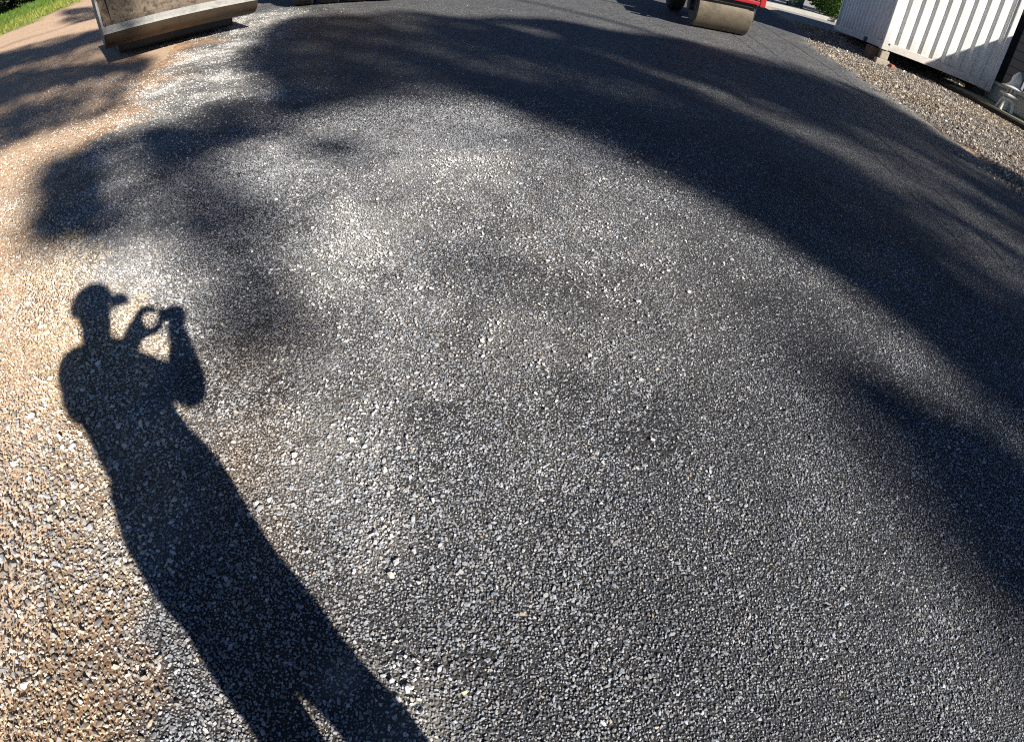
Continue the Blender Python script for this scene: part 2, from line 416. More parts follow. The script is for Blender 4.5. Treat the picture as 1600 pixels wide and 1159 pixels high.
# ------------------------------------------------------------------ ground and road
def axis(lo, hi, fine_lo, fine_hi, step, grow=1.28):
    a = list(np.arange(fine_lo, fine_hi + 1e-6, step)); s = step
    while a[-1] < hi: s *= grow; a.append(a[-1] + s)
    s = step
    while a[0] > lo: s *= grow; a.insert(0, a[0] - s)
    return np.array(a)
def sheet(name, X, Y, Z, mat, mask=None):
    ny, nx = X.shape
    me = bpy.data.meshes.new(name)
    co = np.stack([X.ravel(), Y.ravel(), Z.ravel()], 1)
    i = np.arange(ny * nx).reshape(ny, nx)
    q = np.stack([i[:-1, :-1].ravel(), i[:-1, 1:].ravel(), i[1:, 1:].ravel(), i[1:, :-1].ravel()], 1)
    me.from_pydata(co.tolist(), [], q.tolist())
    me.polygons.foreach_set("use_smooth", np.ones(len(q), bool))
    me.materials.append(MATS[mat])
    o = bpy.data.objects.new(name, me); COL.objects.link(o); return o

gx = axis(-420, 420, -24, 14, .16); gy = axis(-420, 420, -3, 26, .16)
X, Y = np.meshgrid(gx, gy)
def verge_f(x, y): return sstep(-.36, .12, x - xr(y) + (fbm(x * 2.2, y * 2.2, 4.) - .5) * 1.0) * sstep(16.0, 14.5, y)
def lawn_f(x, y):
    d = -(x + 15.6 + (y - 14) * .38) * .93 + (fbm(x * .9, y * .9, 8.) - .5) * 2.2      # distance beyond the lawn's near edge
    return sstep(-.5, .8, d)
def paving_f(x, y): return sstep(.1, .3, x - xr(y)) * sstep(14.8, 16.0, y)
def rz_f(x, y): return (fbm(x * 1.1, y * 1.1, 21.) - .5) * .05 * sstep(-.1, .6, xl(y) - x) + (fbm(x * 1.3, y * 1.3, 22.) - .5) * .07 * sstep(.1, .8, x - xr(y)) * sstep(16, 14, y)
rough_z = rz_f(X, Y)
inroad = sstep(-.25, .05, X - xl(Y)) * sstep(-.25, .05, xr(Y) - X)
g = sheet("ground", X, Y, zg(X, Y) + rough_z - .03 * inroad, "earth")
float_attr(g.data, "verge", verge_f(X, Y).ravel()); float_attr(g.data, "lawn", lawn_f(X, Y).ravel()); float_attr(g.data, "paving", paving_f(X, Y).ravel())
tag(g, kind="structure")

ry_ = axis(-14, 30, -1.2, 9, .04, 1.12); tt = np.concatenate([np.linspace(0, .5, 110), np.linspace(.5, 1, 70)[1:]])
RYm, TT = np.meshgrid(ry_, tt, indexing='ij')
xl_j = xl(RYm) - .45 + (fbm(RYm * 1.7, RYm * 0 + 3, 31.) - .5) * .6 + (fbm(RYm * 9, RYm * 0 + 5, 33.) - .5) * .12
xr_j = xr(RYm) + (fbm(RYm * 1.5, RYm * 0 + 7, 32.) - .5) * .28 + (fbm(RYm * 8, RYm * 0 + 9, 34.) - .5) * .10
RX = xl_j + (xr_j - xl_j) * TT
RZ = zg(RX, RYm) + .004 - .036 * (1 - sstep(0, .012, np.minimum(TT, 1 - TT))) + .006 * (fbm(RX * .8, RYm * .8, 35.) - .5)
rd = sheet("road", RX, RYm, RZ, "chip_seal")
near_r = np.hypot(RX - .0, (RYm - 1.2))
float_attr(rd.data, "dirt", f_dirt(RX, RYm).ravel())
float_attr(rd.data, "spill", np.maximum(f_spill(RX, RYm), .55 * f_edge_dust(RX, RYm)).ravel())
float_attr(rd.data, "mud", f_mud(RX, RYm).ravel())
float_attr(rd.data, "near", (1 - sstep(2.7, 3.9, near_r)).ravel())
tag(rd, kind="structure")

# ------------------------------------------------------------------ stones: real chips near by, scattered on the surface
def stone_meshes(n, flat, seed):
    out = []; r = random.Random(seed); c = bpy.data.collections.new("stone_shapes_%d" % seed)
    for k in range(n):
        bm = bmesh.new()
        for i in range(13):
            d = Vector((r.gauss(0, 1), r.gauss(0, 1), r.gauss(0, 1))).normalized() * r.uniform(.78, 1.0)
            bm.verts.new((d.x * .5 * r.uniform(.9, 1.1), d.y * .5 * r.uniform(.62, .85), d.z * .5 * flat))
        res = bmesh.ops.convex_hull(bm, input=bm.verts[:])
        bmesh.ops.delete(bm, geom=list({e for e in res["geom_interior"] + res["geom_unused"] if isinstance(e, bmesh.types.BMVert)}), context='VERTS')
        me = bpy.data.meshes.new("stone_shape"); bm.to_mesh(me); bm.free(); me.materials.append(MATS["stone_chip"])
        o = bpy.data.objects.new("stone_shape", me); c.objects.link(o)
    return c
def scatter(name, P, rot, scl, colr, coll, nshapes, label, cat):
    me = bpy.data.meshes.new(name); n = len(P)
    me.vertices.add(n); me.vertices.foreach_set("co", np.asarray(P, np.float32).ravel())
    def va(nm, typ, key, arr):
        a = me.attributes.new(nm, typ, 'POINT'); a.data.foreach_set(key, np.asarray(arr).ravel())
    va("rot", 'FLOAT_VECTOR', "vector", rot.astype(np.float32)); va("scl", 'FLOAT_VECTOR', "vector", scl.astype(np.float32))
    va("col", 'FLOAT_COLOR', "color", np.c_[colr, np.ones(n)].astype(np.float32)); va("sid", 'INT', "value", rng.integers(0, nshapes, n).astype(np.int32))
    o = bpy.data.objects.new(name, me); COL.objects.link(o)
    ng = bpy.data.node_groups.new(name + "_scatter", 'GeometryNodeTree')
    ng.interface.new_socket("Geometry", in_out='INPUT', socket_type='NodeSocketGeometry')
    ng.interface.new_socket("Geometry", in_out='OUTPUT', socket_type='NodeSocketGeometry')
    N = ng.nodes; L = ng.links
    gi = N.new("NodeGroupInput"); go = N.new("NodeGroupOutput"); iop = N.new("GeometryNodeInstanceOnPoints")
    ci = N.new("GeometryNodeCollectionInfo"); ci.inputs["Collection"].default_value = coll; ci.inputs["Separate Children"].default_value = True; ci.inputs["Reset Children"].default_value = True
    iop.inputs["Pick Instance"].default_value = True
    def na(nm, typ):
        a = N.new("GeometryNodeInputNamedAttribute"); a.data_type = typ; a.inputs[0].default_value = nm; return a.outputs[0]
    mp = N.new("GeometryNodeMeshToPoints")
    L.new(gi.outputs[0], mp.inputs[0]); L.new(mp.outputs[0], iop.inputs["Points"]); L.new(ci.outputs[0], iop.inputs["Instance"])
    L.new(na("sid", 'INT'), iop.inputs["Instance Index"]); L.new(na("rot", 'FLOAT_VECTOR'), iop.inputs["Rotation"]); L.new(na("scl", 'FLOAT_VECTOR'), iop.inputs["Scale"])
    L.new(iop.outputs[0], go.inputs[0])
    md = o.modifiers.new("scatter", 'NODES'); md.node_group = ng
    return tag(o, label, cat, kind="stuff")
FLAT = stone_meshes(8, .55, 3)
def euler(n, tiltsd): return np.c_[rng.normal(SY, tiltsd, n), rng.normal(-SX, tiltsd, n), rng.uniform(0, 6.283, n)]
def jitter_grid(x0, x1, y0, y1, s):
    a, b = np.meshgrid(np.arange(x0, x1, s), np.arange(y0, y1, s)); a = a.ravel(); b = b.ravel()
    return a + rng.uniform(-.42, .42, len(a)) * s, b + rng.uniform(-.42, .42, len(b)) * s
def tone(v, warm): return np.c_[v * (1 + warm), v * (1 + warm * .12 - .01), v * (1 - warm)]

# chips pressed into the seal
x, y = jitter_grid(-4.0, 3.7, -.42, 4.8, .0080)
r_ = np.hypot(x, y - 1.2)
keep = (rng.random(len(x)) < (1 - sstep(2.3, 4.0, r_)) * .97) & (x > xl(y) - .55) & (y > -.3) & (y > -.3 + .45 * (np.abs(x) - 2.0))
dirt = f_dirt(x, y)
keep &= rng.random(len(x)) > dirt * .62
patch = fbm(x * 1.9, y * 1.9, 41.)
keep &= rng.random(len(x)) > sstep(.60, .78, fbm(x * 5, y * 5, 43.)) * .35
x = x[keep]; y = y[keep]; dirt = dirt[keep]; patch = patch[keep]; n = len(x)
spill = f_spill(x, y); mud = f_mud(x, y)
size = np.clip(rng.lognormal(math.log(.0084), .33, n), .0042, .022) * (1.14 - .16 * sstep(-.6, 1.0, x)) * (.82 + .36 * fbm(x * 6, y * 6, 45.))
val = np.clip(rng.lognormal(math.log(.245), .30, n), .06, .6) * (.55 + .5 * patch + .4 * fbm(x * 9, y * 9, 46.))
val = val * (1 - .7 * spill) + .40 * rng.uniform(.7, 1.25, n) * .7 * spill
warm = rng.normal(-.035, .045, n) + mud * .25 + dirt * .32 + spill * .05
val = val * (1 + dirt * .6)
ten = rng.random(n)
warm = np.where(ten < .006, .3, warm); val = np.where(ten < .006, val * 1.3, val)
P = np.c_[x, y, zg(x, y) + np.maximum(rz_f(x, y), 0) + .004 + size * rng.uniform(-.02, .16, n)]
scl = np.c_[size * rng.uniform(.85, 1.25, n), size * rng.uniform(.8, 1.1, n), size * rng.uniform(.75, 1.15, n)]
scatter("sealing_chips", P, euler(n, .26), scl, tone(val, warm), FLAT, 8, "dark grey stone chips rolled into the black bitumen seal", "stone chips")

# loose pale aggregate
x, y = jitter_grid(-6.2, 2.6, -.6, 9.5, .0135)
sp = f_spill(x, y); rr = np.hypot(x, y - 1)
clump = sstep(.42, .68, fbm(x * 7, y * 7, 47.))
pk = np.clip(sp, 0, 1) ** 1.4 * (.32 + 1.5 * clump) + .0022 * (x < .8)
keep = rng.random(len(x)) < pk * (1 - sstep(4.5, 9.5, rr) * .55)
x = x[keep]; y = y[keep]; n = len(x); dirt = f_dirt(x, y)
size = np.clip(rng.lognormal(math.log(.0125), .34, n), .006, .03)
val = np.clip(rng.normal(.56, .12, n), .22, .8)
warm = rng.normal(.04, .035, n) + dirt * .1
P = np.c_[x, y, zg(x, y) + np.maximum(rz_f(x, y), 0) + .007 + size * .22]
scl = np.c_[size, size * rng.uniform(.75, 1., n), size * rng.uniform(.7, 1.1, n)]
scatter("loose_aggregate", P, euler(n, .3), scl, tone(val, warm), FLAT, 8, "pale loose stone chips spilled in drifts over the dark seal", "loose stones")

# stones of the dirt shoulder on the left, some of them coarse
x, y = jitter_grid(-6.0, -.3, -.6, 5.5, .0128)
dirt = f_dirt(x, y); rr = np.hypot(x, y - .8)
keep = rng.random(len(x)) < dirt * (1.0 - .85 * sstep(1.5, 4.6, rr)) * (.80 + .5 * fbm(x * 4, y * 4, 51.))
x = x[keep]; y = y[keep]; n = len(x)
coarse = np.exp(-(((x + 1.42) / .3) ** 2 + ((y - .55) / .38) ** 2)) * .35 + .03
size = np.where(rng.random(n) < coarse, np.clip(rng.lognormal(math.log(.021), .33, n), .013, .042), np.clip(rng.lognormal(math.log(.0128), .36, n), .006, .026))
hi_ = sstep(.45, 1.1, y + .25 * (x + 1.4))
val = np.clip(rng.lognormal(math.log(.26), .46, n) * (1 + .75 * hi_), .04, .74); warm = np.clip(rng.normal(.03, .09, n) + (.20 + .1 * hi_) * fbm(x * 2.4, y * 2.4, 55.) + .03 * hi_, -.08, .55)
rz_ = rz_f(x, y)
P = np.c_[x, y, zg(x, y) + np.where(x > xl(y) - .75, np.maximum(rz_, .004), rz_) + .002 + size * .2]
scl = np.c_[size, size * rng.uniform(.75, 1., n), size * rng.uniform(.8, 1.2, n)]
scatter("shoulder_gravel", P, euler(n, .5), scl, tone(val, warm), FLAT, 8, "brown and cream gravel on the dirt shoulder at the left", "gravel")

# gravel of the verge between road and container
x, y = jitter_grid(4.5, 10.5, 3.0, 15.0, .027)
vf = verge_f(x, y); keep = rng.random(len(x)) < vf * (.35 + .75 * fbm(x * 2.5, y * 2.5, 83.))
x = x[keep]; y = y[keep]; n = len(x)
size = np.clip(rng.lognormal(math.log(.027), .45, n), .012, .09)
val = np.clip(rng.lognormal(math.log(.225), .5, n), .04, .65); warm = np.clip(rng.normal(.06, .06, n) + .24 * fbm(x * .9, y * .9, 81.), 0, .5)
P = np.c_[x, y, zg(x, y) + rz_f(x, y) + size * .15 + .008]
scl = np.c_[size, size * rng.uniform(.7, 1., n), size * rng.uniform(.8, 1.2, n)]
scatter("verge_gravel", P, euler(n, .5), scl, tone(val, warm), FLAT, 8, "coarse sunlit brown gravel on the verge beside the container", "gravel")

# ------------------------------------------------------------------ leaves helper
def leaf_cloud(name, C, size, aspect, mat, parent, seed, up_bias=0.0):
    """C: (n,3) centres -> one mesh of pointed leaf quads"""
    r = np.random.default_rng(seed); n = len(C)
    d = r.normal(size=(n, 3)); d[:, 2] += up_bias; d /= np.linalg.norm(d, axis=1)[:, None]
    e = r.normal(size=(n, 3)); e -= (e * d).sum(1)[:, None] * d; e /= np.linalg.norm(e, axis=1)[:, None]
    L = size * r.uniform(.6, 1.4, n); Wd = L * aspect
    p0 = C - d * L[:, None] / 2; p2 = C + d * L[:, None] / 2
    m_ = C + np.cross(d, e) * (Wd * .25)[:, None]
    p1 = m_ + e * Wd[:, None] / 2; p3 = m_ - e * Wd[:, None] / 2
    V = np.stack([p0, p1, p2, p3], 1).reshape(-1, 3)
    F = np.arange(4 * n).reshape(n, 4)
    me = bpy.data.meshes.new(name); me.from_pydata(V.tolist(), [], F.tolist()); me.materials.append(MATS[mat])
    tint = np.repeat(np.clip(r.normal(.5, .25, n), 0, 1), 4); float_attr(me, "tint", tint)
    o = bpy.data.objects.new(name, me); COL.objects.link(o)
    if parent is not None: o.parent = parent
    return o

# ------------------------------------------------------------------ trees behind and to the right; only their shade reaches the picture
# patches of shade on the ground in metres: (across, along) the sun's direction
SHADE = [
 ("a", 4.4, [(1.24,6.83),(1.32,5.2),(1.44,4.64),(1.39,4.02),(1.66,3.68),(2.07,3.64),(2.57,3.69),(2.65,3.44),(2.71,2.49),(2.77,1.56),(2.75,.79),(2.73,.19),(2.69,-.2),(2.69,-.58),(2.67,-1.6),
             (4.9,-1.6),(4.9,6.9),(4.12,8.11),(2.85,8.85),(2.07,7.86)]),
 ("b", 4.2, [(4.9,-1.6),(7.8,-1.6),(7.68,.32),(7.68,.84),(8.05,1.31),(8.3,2.25),(8.2,3.4),(7.69,3.92),(7.2,4.96),(5.95,5.84),(4.9,6.9)]),
 ("a", 3.2, [(-.69,4.91),(-.04,4.93),(.38,4.82),(.79,4.7),(1.06,3.96),(.63,3.74),(.47,2.84),(.34,2.46),(.19,2.6),(-.07,3.01),(-.33,2.99),(-.58,2.99),(-.73,3.32),(-.6,3.98)]),
 ("a", .7, [(1.04,3.73),(1.46,3.24),(1.45,2.87),(1.07,2.95),(.94,3.3)]),
 ("c", 1.9, [(-2.66,15.1),(-.77,12.54),(.33,13.37),(.27,11.19),(-.49,10.77),(-2.15,11.68)]),
 ("c", 1.7, [(-2.05,11.),(-.9,10.23),(.15,8.46),(.72,8.08),(.67,7.04),(-.2,7.86),(-.79,8.13),(-1.62,8.08)]),
 ("c", 1.0, [(-1.53,7.47),(-.74,7.2),(-.36,7.12),(-.43,6.14),(-.81,5.92),(-1.34,6.09)]),
 ("c", 1.3, [(-.95,23.),(.55,18.5),(.42,15.5),(-.43,15.6)]),
 ("a", .7, [(2.2,.5),(2.35,0.),(2.4,-.6),(2.3,-1.5),(1.45,-1.5),(1.4,-.8),(1.6,-.4),(1.8,0.),(1.9,.4)]),
 ("c", .8, [(-2.6,15.),(.5,13.),(.7,7.),(0.,5.6),(-1.6,5.8)]),
 ("a", .7, [(2.36,-.1),(2.72,-.1),(2.72,-1.5),(2.36,-1.5)]),
 ("a", 1.1, [(.62,5.1),(1.5,5.0),(1.5,4.0),(1.0,3.5),(.7,3.9)]),
 ("a", .45, [(1.19,1.81),(1.5,1.67),(1.53,1.39),(1.29,1.33),(1.13,1.55)]),
 ("a", .75, [(.28,2.44),(.52,2.25),(.54,1.81),(.34,1.39),(.2,1.34),(.09,1.56),(.16,1.94)]),
 ("a", 2.0, [(2.21,.23),(2.30,.02),(2.36,-.27),(2.40,-.7),(2.40,-1.4),(1.66,-1.6),(1.6,-.83),(1.67,-.64),(1.82,-.4),(1.95,-.17),(2.06,.07)]),
]
def in_poly(u, v, poly):
    inside = np.zeros(len(u), bool); n = len(poly)
    for i in range(n):
        (x1, y1), (x2, y2) = poly[i], poly[(i + 1) % n]
        if y1 == y2: continue
        c_ = ((y1 > v) != (y2 > v)) & (u < (x2 - x1) * (v - y1) / (y2 - y1) + x1)
        inside ^= c_
    return inside
TREES = {"a": (3.6, -22.6), "b": (7.2, -20.4), "c": (-4.6, -13.6)}       # trunk foot (across, along)
LEAF_L, LEAF_A = .17, .34
leaf_pts = {k: [] for k in TREES}
r2 = np.random.default_rng(11)
for key, cov, poly in SHADE:
    pu = np.array([q[0] for q in poly]); pv = np.array([q[1] for q in poly])
    big = cov > 2.5
    box_a = (pu.max() - pu.min()) * (pv.max() - pv.min())
    leaf_area = LEAF_L ** 2 * LEAF_A * .5 * .5
    N_ = int(box_a * cov / leaf_area)
    u = r2.uniform(pu.min(), pu.max(), N_); v = r2.uniform(pv.min(), pv.max(), N_)
    wu = (fbm(u * 1.4 + 9, v * .7, 65., 3) - .5) * .9 + (fbm(u * 4.5, v * 3.0, 66., 2) - .5) * .35
    wv = (fbm(u * 1.1 + 3, v * .6 + 7, 67., 3) - .5) * 1.2 + (fbm(u * 4.0 + 2, v * 3.0, 68., 2) - .5) * .4
    edge_ok = u > 2.55 if big else u > 99                       # the trunk-side rim of the broad shade is straight
    k_ = np.where(edge_ok & (u < 3.2), .15, 1.0) * (1.0 if big else .55)
    ok = in_poly(u + wu * k_ + r2.normal(0, .05, N_), v + wv * k_, poly)
    nz = fbm(u * 1.2 + 5, v * .40, 61.) * .5 + fbm(u * 2.7, v * .95, 63., 3) * .5
    lo, hi = (.36, .62) if big else (.16, .50)
    fl_ = .16 if big or cov < 2 else .34
    ok &= r2.random(N_) < fl_ + (1 - fl_) * sstep(lo, hi, nz)
    u = u[ok]; v = v[ok]
    tu, tv = TREES[key]
    along = v + 0.0
    dv = r2.normal(0, 1.6, len(u))
    base_v = tv + dv                                      # where in the crown, along the sun's direction
    gxy = u[:, None] * PE + v[:, None] * A2
    h = (v - base_v) * TAN + zg(gxy[:, 0], gxy[:, 1])
    xy = u[:, None] * PE + base_v[:, None] * A2
    leaf_pts[key].append(np.c_[xy, h])
TLAB = {"a": ("tall gum tree with a broad sprawling crown, standing behind the photographer", 11),
        "b": ("gum tree with a compact crown, standing to the right of the sprawling gum", 12),
        "c": ("slender gum tree standing near the left shoulder behind the photographer", 13)}
for key, (tu, tv) in TREES.items():
    xy = tu * PE + tv * A2
    lab, sd = TLAB[key]
    root = thing("gum_tree", lab, "tree", float(xy[0]), float(xy[1]), tilt=False, group="gum trees shading the road")
    base = np.array([xy[0], xy[1], zgf(*xy)])
    C = np.concatenate(leaf_pts[key]) - base
    leaf_cloud("crown", C, LEAF_L, LEAF_A, "gum_leaf", root, sd, -.6)
    top = float(C[:, 2].max()); lowc = float(np.percentile(C[:, 2], 4))
    mbt = MB(); rr_ = .26 if key != "c" else .17
    ctr = C[:, :2].mean(0)
    pts = []; rad = []
    for k in range(9):
        s = k / 8; z = s * top * .93
        bend = s ** 2 * .55
        pts.append((ctr[0] * bend + .12 * math.sin(3 * s + sd), ctr[1] * bend + .12 * math.cos(2.3 * s + sd), z - .15 * (k == 0))); rad.append(rr_ * (1 - .8 * s) + (.10 if k == 0 else 0))
    mbt.tube(pts, rad, 12).build("trunk", "bark", root, True)
    # limbs out to clumps of leaves
    r3 = random.Random(sd); cl = C[np.random.default_rng(sd).choice(len(C), 14, replace=False)]
    for c_ in cl:
        zi = min(max(c_[2] - r3.uniform(1.2, 2.6), .35 * top), .85 * top); s = zi / (top * .93)
        bend = s ** 2 * .55
        a_ = Vector((ctr[0] * bend + .12 * math.sin(3 * s + sd), ctr[1] * bend + .12 * math.cos(2.3 * s + sd), zi)); b_ = Vector(c_)
        m1 = a_.lerp(b_, .5) + Vector((r3.uniform(-.2, .2), r3.uniform(-.2, .2), .35))
        MB().tube([a_, a_.lerp(m1, .5), m1, m1.lerp(b_, .6), b_], [.065, .05, .038, .022, .008], 6).build("limb", "bark", root, True)

# ------------------------------------------------------------------ shipping container
CA = (6.21, 10.83); CZ = 1.17
cd = Vector((2.45, -.51, 0)).normalized()
cont = thing("shipping_container", "white corrugated steel shipping container propped on blocks beside the road", "container", CA[0], CA[1], (-cd.y, cd.x), z=CZ, tilt=False)
CW, CLn, CHt = 2.5, 4.26, 2.45       # local x across the end, y along the side
def corrugated(width, z0, z1, pitch, depth, flat=.42, ramp_=.08):
    """zig-zag sheet in x, outer face toward -y"""
    mb = MB(); xs = [(0.0, 0.0)]; x_ = 0
    n_ = max(1, round(width / pitch)); p_ = width / n_
    for k in range(n_):
        a = k * p_
        xs += [(a + p_ * (.5 - flat / 2) - p_ * ramp_, 0), (a + p_ * (.5 - flat / 2) + p_ * ramp_, depth), (a + p_ * (.5 + flat / 2) - p_ * ramp_, depth), (a + p_ * (.5 + flat / 2) + p_ * ramp_, 0)]
    xs.append((width, 0))
    m = len(xs); th = .004
    vs = [(x_, y_, z0) for x_, y_ in xs] + [(x_, y_, z1) for x_, y_ in xs] + [(x_, y_ + th, z0) for x_, y_ in xs] + [(x_, y_ + th, z1) for x_, y_ in xs]
    fs = []
    for i in range(m - 1):
        fs += [(i, i + 1, m + i + 1, m + i), (2 * m + i, 3 * m + i, 3 * m + i + 1, 2 * m + i + 1), (m + i, m + i + 1, 3 * m + i + 1, 3 * m + i), (i, 2 * m + i, 2 * m + i + 1, i + 1)]
    fs += [(0, m, 3 * m, 2 * m), (m - 1, 3 * m - 1, 4 * m - 1, 2 * m - 1)]
    return mb.add(vs, fs)
ZB = .15
w = corrugated(CW - .22, ZB, CHt - .1, .262, .045, .40, .10).build("end_wall", "container_white", cont); w.location = (.11, .035, 0)
w = corrugated(CLn - .22, ZB, CHt - .1, .262, .036, .40, .11).build("side_wall", "container_white", cont); w.rotation_euler = (0, 0, -math.pi / 2); w.location = (.03, CLn - .11, 0)
w = corrugated(CLn - .22, ZB, CHt - .1, .262, .036, .40, .11).build("side_wall", "container_white", cont); w.rotation_euler = (0, 0, math.pi / 2); w.location = (CW - .03, .11, 0)
w = corrugated(CW - .22, ZB, CHt - .1, .262, .045, .40, .10).build("end_wall", "container_white", cont); w.rotation_euler = (0, 0, math.pi); w.location = (CW - .11, CLn - .035, 0)
for (cx, cy) in ((0, 0), (CW - .11, 0), (0, CLn - .11), (CW - .11, CLn - .11)):
    MB().box(cx, cx + .11, cy, cy + .11, .1, CHt - .1, .012).build("corner_post", "container_white", cont)
    for z0 in (0, CHt - .1):
        MB().box(cx - .006, cx + .146 if cx == 0 else cx + .116, cy - .006, cy + .15, z0, z0 + .105, .012).build("corner_casting", "container_white", cont)
MB().box(.15, CW - .12, .008, .075, .012, ZB + .01, .008).build("bottom_rail", "container_white", cont)
MB().box(.15, CW - .12, CLn - .075, CLn - .008, .012, ZB + .01, .008).build("bottom_rail", "container_white", cont)
for xx in (.008, CW - .075):
    rail = MB()
    for (y0, y1) in ((.15, 1.12), (1.44, CLn - .12)): rail.box(xx, xx + .067, y0, y1, .012, ZB + .01, .008)
    rail.box(xx, xx + .067, 1.12, 1.44, ZB - .03, ZB + .01)
    rail.build("bottom_rail", "container_white", cont)
    MB().box(xx + .03, xx + .05, 1.10, 1.46, .014, ZB - .02).build("fork_pocket", "dark_steel", cont)
    MB().box(xx, xx + .067, .15, CLn - .12, CHt - .09, CHt - .01, .008).build("top_rail", "container_white", cont)
for yy in (.008, CLn - .075): MB().box(.15, CW - .12, yy, yy + .067, CHt - .09, CHt - .01, .008).build("top_rail", "container_white", cont)
MB().box(.08, CW - .08, .08, CLn - .08, CHt - .05, CHt - .02).build("roof", "container_white", cont)
MB().box(.08, CW - .08, .08, CLn - .08, .06, .12).build("floor", "dark_steel", cont)
def cpt(lx, ly): return CA[0] + cd.x * lx - cd.y * ly, CA[1] + cd.y * lx + cd.x * ly
def block(name, label, lx, ly, parts):
    x_, y_ = cpt(lx, ly); z0 = zgf(x_, y_)
    b = thing(name, label, "block", x_, y_, (-cd.y, cd.x), z=z0 - .03, tilt=False)
    gap_ = CZ - z0 + .03 - .004
    for nm, mat, sx_, sy_, za, zb in parts(gap_): MB().box(-sx_, sx_, -sy_, sy_, za, zb, .018).build(nm, mat, b)
block("timber_support", "brown timber packing block under the near left corner of the container", .02, .50, lambda g_: [("block", "timber_block", .12, .2, 0, g_ * .98)])
block("stone_support", "pale rough stone stack under the front corner casting of the container", .12, .10,
      lambda g_: [("base_stone", "pale_block", .14, .1, 0, g_ * .46), ("top_stone", "pale_block", .085, .08, g_ * .46, g_ * .98)])
block("brick_support", "dark packing block under the front right corner of the container", CW - .2, .25, lambda g_: [("block", "sleeper", .15, .2, 0, g_ * .98)])
# a lump of rust-red brick lying on the stone stack beside the casting
x_, y_ = cpt(.30, .03)
o = thing("brick_lump", "small rust red lump of brick on the ground under the container end", "brick", x_, y_, (1, .3), z=zgf(x_, y_) - .01)
MB().box(-.09, .09, -.05, .05, 0, .1, .02).build("lump", "rust", o)

# ------------------------------------------------------------------ garden at the right: edging slab, lantern, planter, house
slab_dir = Vector((.55, -1.25, 0)).normalized()
edge = thing("garden_edging", "low mossy slab edged with a dark timber sleeper below the stone lantern", "edging", 7.95, 9.75, (slab_dir.x, slab_dir.y))
MB().box(.09, 3.4, -.7, 5.2, -.1, .12, .015).build("slab", "mossy_slab", edge)
MB().box(-.02, .085, -1.9, 2.4, -.1, .105, .012).build("sleeper_board", "sleeper", edge)
MB().box(-.02, .085, 2.405, 5.2, -.1, .10, .012).build("sleeper_board", "sleeper", edge)
edge["label"] = "low mossy slab edged with dark timber sleepers below the stone lantern"
# note local +x of this Empty points to the right of its heading (towards the garden or the road): checked below
sx_dir = edge.matrix_world.to_3x3() @ Vector((1, 0, 0))
if sx_dir.x < 0: edge.scale = (-1, 1, 1)

lan = thing("stone_lantern", "white garden lantern with pointed pagoda cap and splayed legs beside the container", "lantern", 8.46, 9.5, (-.4, -1), z=zgf(8.46, 9.5) + .115, tilt=False)
lan.scale = (.72, .72, .72)
for k in range(4):
    a = math.pi / 4 + k * math.pi / 2; c_, s_ = math.cos(a), math.sin(a)
    MB().tube([(c_ * .10, s_ * .10, .30), (c_ * .17, s_ * .17, .24), (c_ * .215, s_ * .215, .12), (c_ * .23, s_ * .23, 0)], [.05, .045, .04, .05], 8).build("leg", "garden_concrete", lan, True)
MB().cyl((0, 0, .0), (0, 0, .27), .045, .06, 12).build("centre_leg", "garden_concrete", lan, True)
MB().lathe([(.10, .26), (.155, .28), (.16, .33), (.11, .36)], 20).build("lower_body", "garden_concrete", lan, True)
MB().lathe([(.14, .36), (.30, .40), (.31, .43), (.24, .455), (.12, .465)], 6).build("platform", "garden_concrete", lan)
for k in range(6):
    a = k * math.pi / 3; c_, s_ = math.cos(a), math.sin(a)
    MB().cyl((c_ * .105, s_ * .105, .462), (c_ * .105, s_ * .105, .60), .027, n=8).build("light_post", "garden_concrete", lan, True)
MB().lathe([(.06, .595), (.30, .60), (.325, .625), (.22, .67), (.15, .73), (.135, .80), (.14, .86), (.115, .95), (.06, 1.03), (.012, 1.08)], 18).build("cap", "garden_concrete", lan, True)

plx, ply = 9.75, 9.15
pl = thing("planter_box", "pale rendered planter trough with a lip beside the stone lantern", "planter", plx, ply, (-slab_dir.y * 0 + .25, -1), z=zgf(plx, ply) + .10, tilt=False)
pmb = MB(); pmb.box(-.62, .62, -1.6, .6, 0, .36, .02); pmb.build("trough", "planter_render", pl)
lip = MB(); lip.box(-.68, .68, -1.66, -1.50, .362, .43, .012); lip.box(-.68, .68, .50, .66, .362, .43, .012); lip.box(-.68, -.54, -1.498, .498, .362, .43, .012); lip.box(.54, .68, -1.498, .498, .362, .43, .012)
lip.build("lip", "planter_render", pl)
MB().box(-.54, .54, -1.498, .498, .34, .39).build("soil", "sleeper", pl)
def shrub(name, label, cat, x_, y_, z_, rx, ry, rz, n_, leafsize, mat, seed, stems=True, group=None):
    root = thing(name, label, cat, x_, y_, tilt=False, z=z_, group=group)
    r = np.random.default_rng(seed)
    d = r.normal(size=(n_, 3)); d /= np.linalg.norm(d, axis=1)[:, None]
    lump = .78 + .38 * fbm(d[:, 0] * 2.2 + seed, d[:, 1] * 2.2 + d[:, 2] * 2.7, seed)
    rad_ = (r.random(n_) ** .35) * lump
    C = d * rad_[:, None] * np.array([rx, ry, rz]) + np.array([0, 0, rz * 1.02])
    C = C[C[:, 2] > .01]
    leaf_cloud("foliage", C, leafsize, .5, mat, root, seed, .5)
    mb = MB()
    for k in range(7):
        a = k * 2.4; mb.tube([(.05 * math.cos(a), .05 * math.sin(a), -.02), (rx * .3 * math.cos(a), ry * .3 * math.sin(a), rz * .8), (rx * .55 * math.cos(a), ry * .55 * math.sin(a), rz * 1.4)], [.03, .018, .006], 6)
    mb.build("stem", "bark", root, True)
    return root
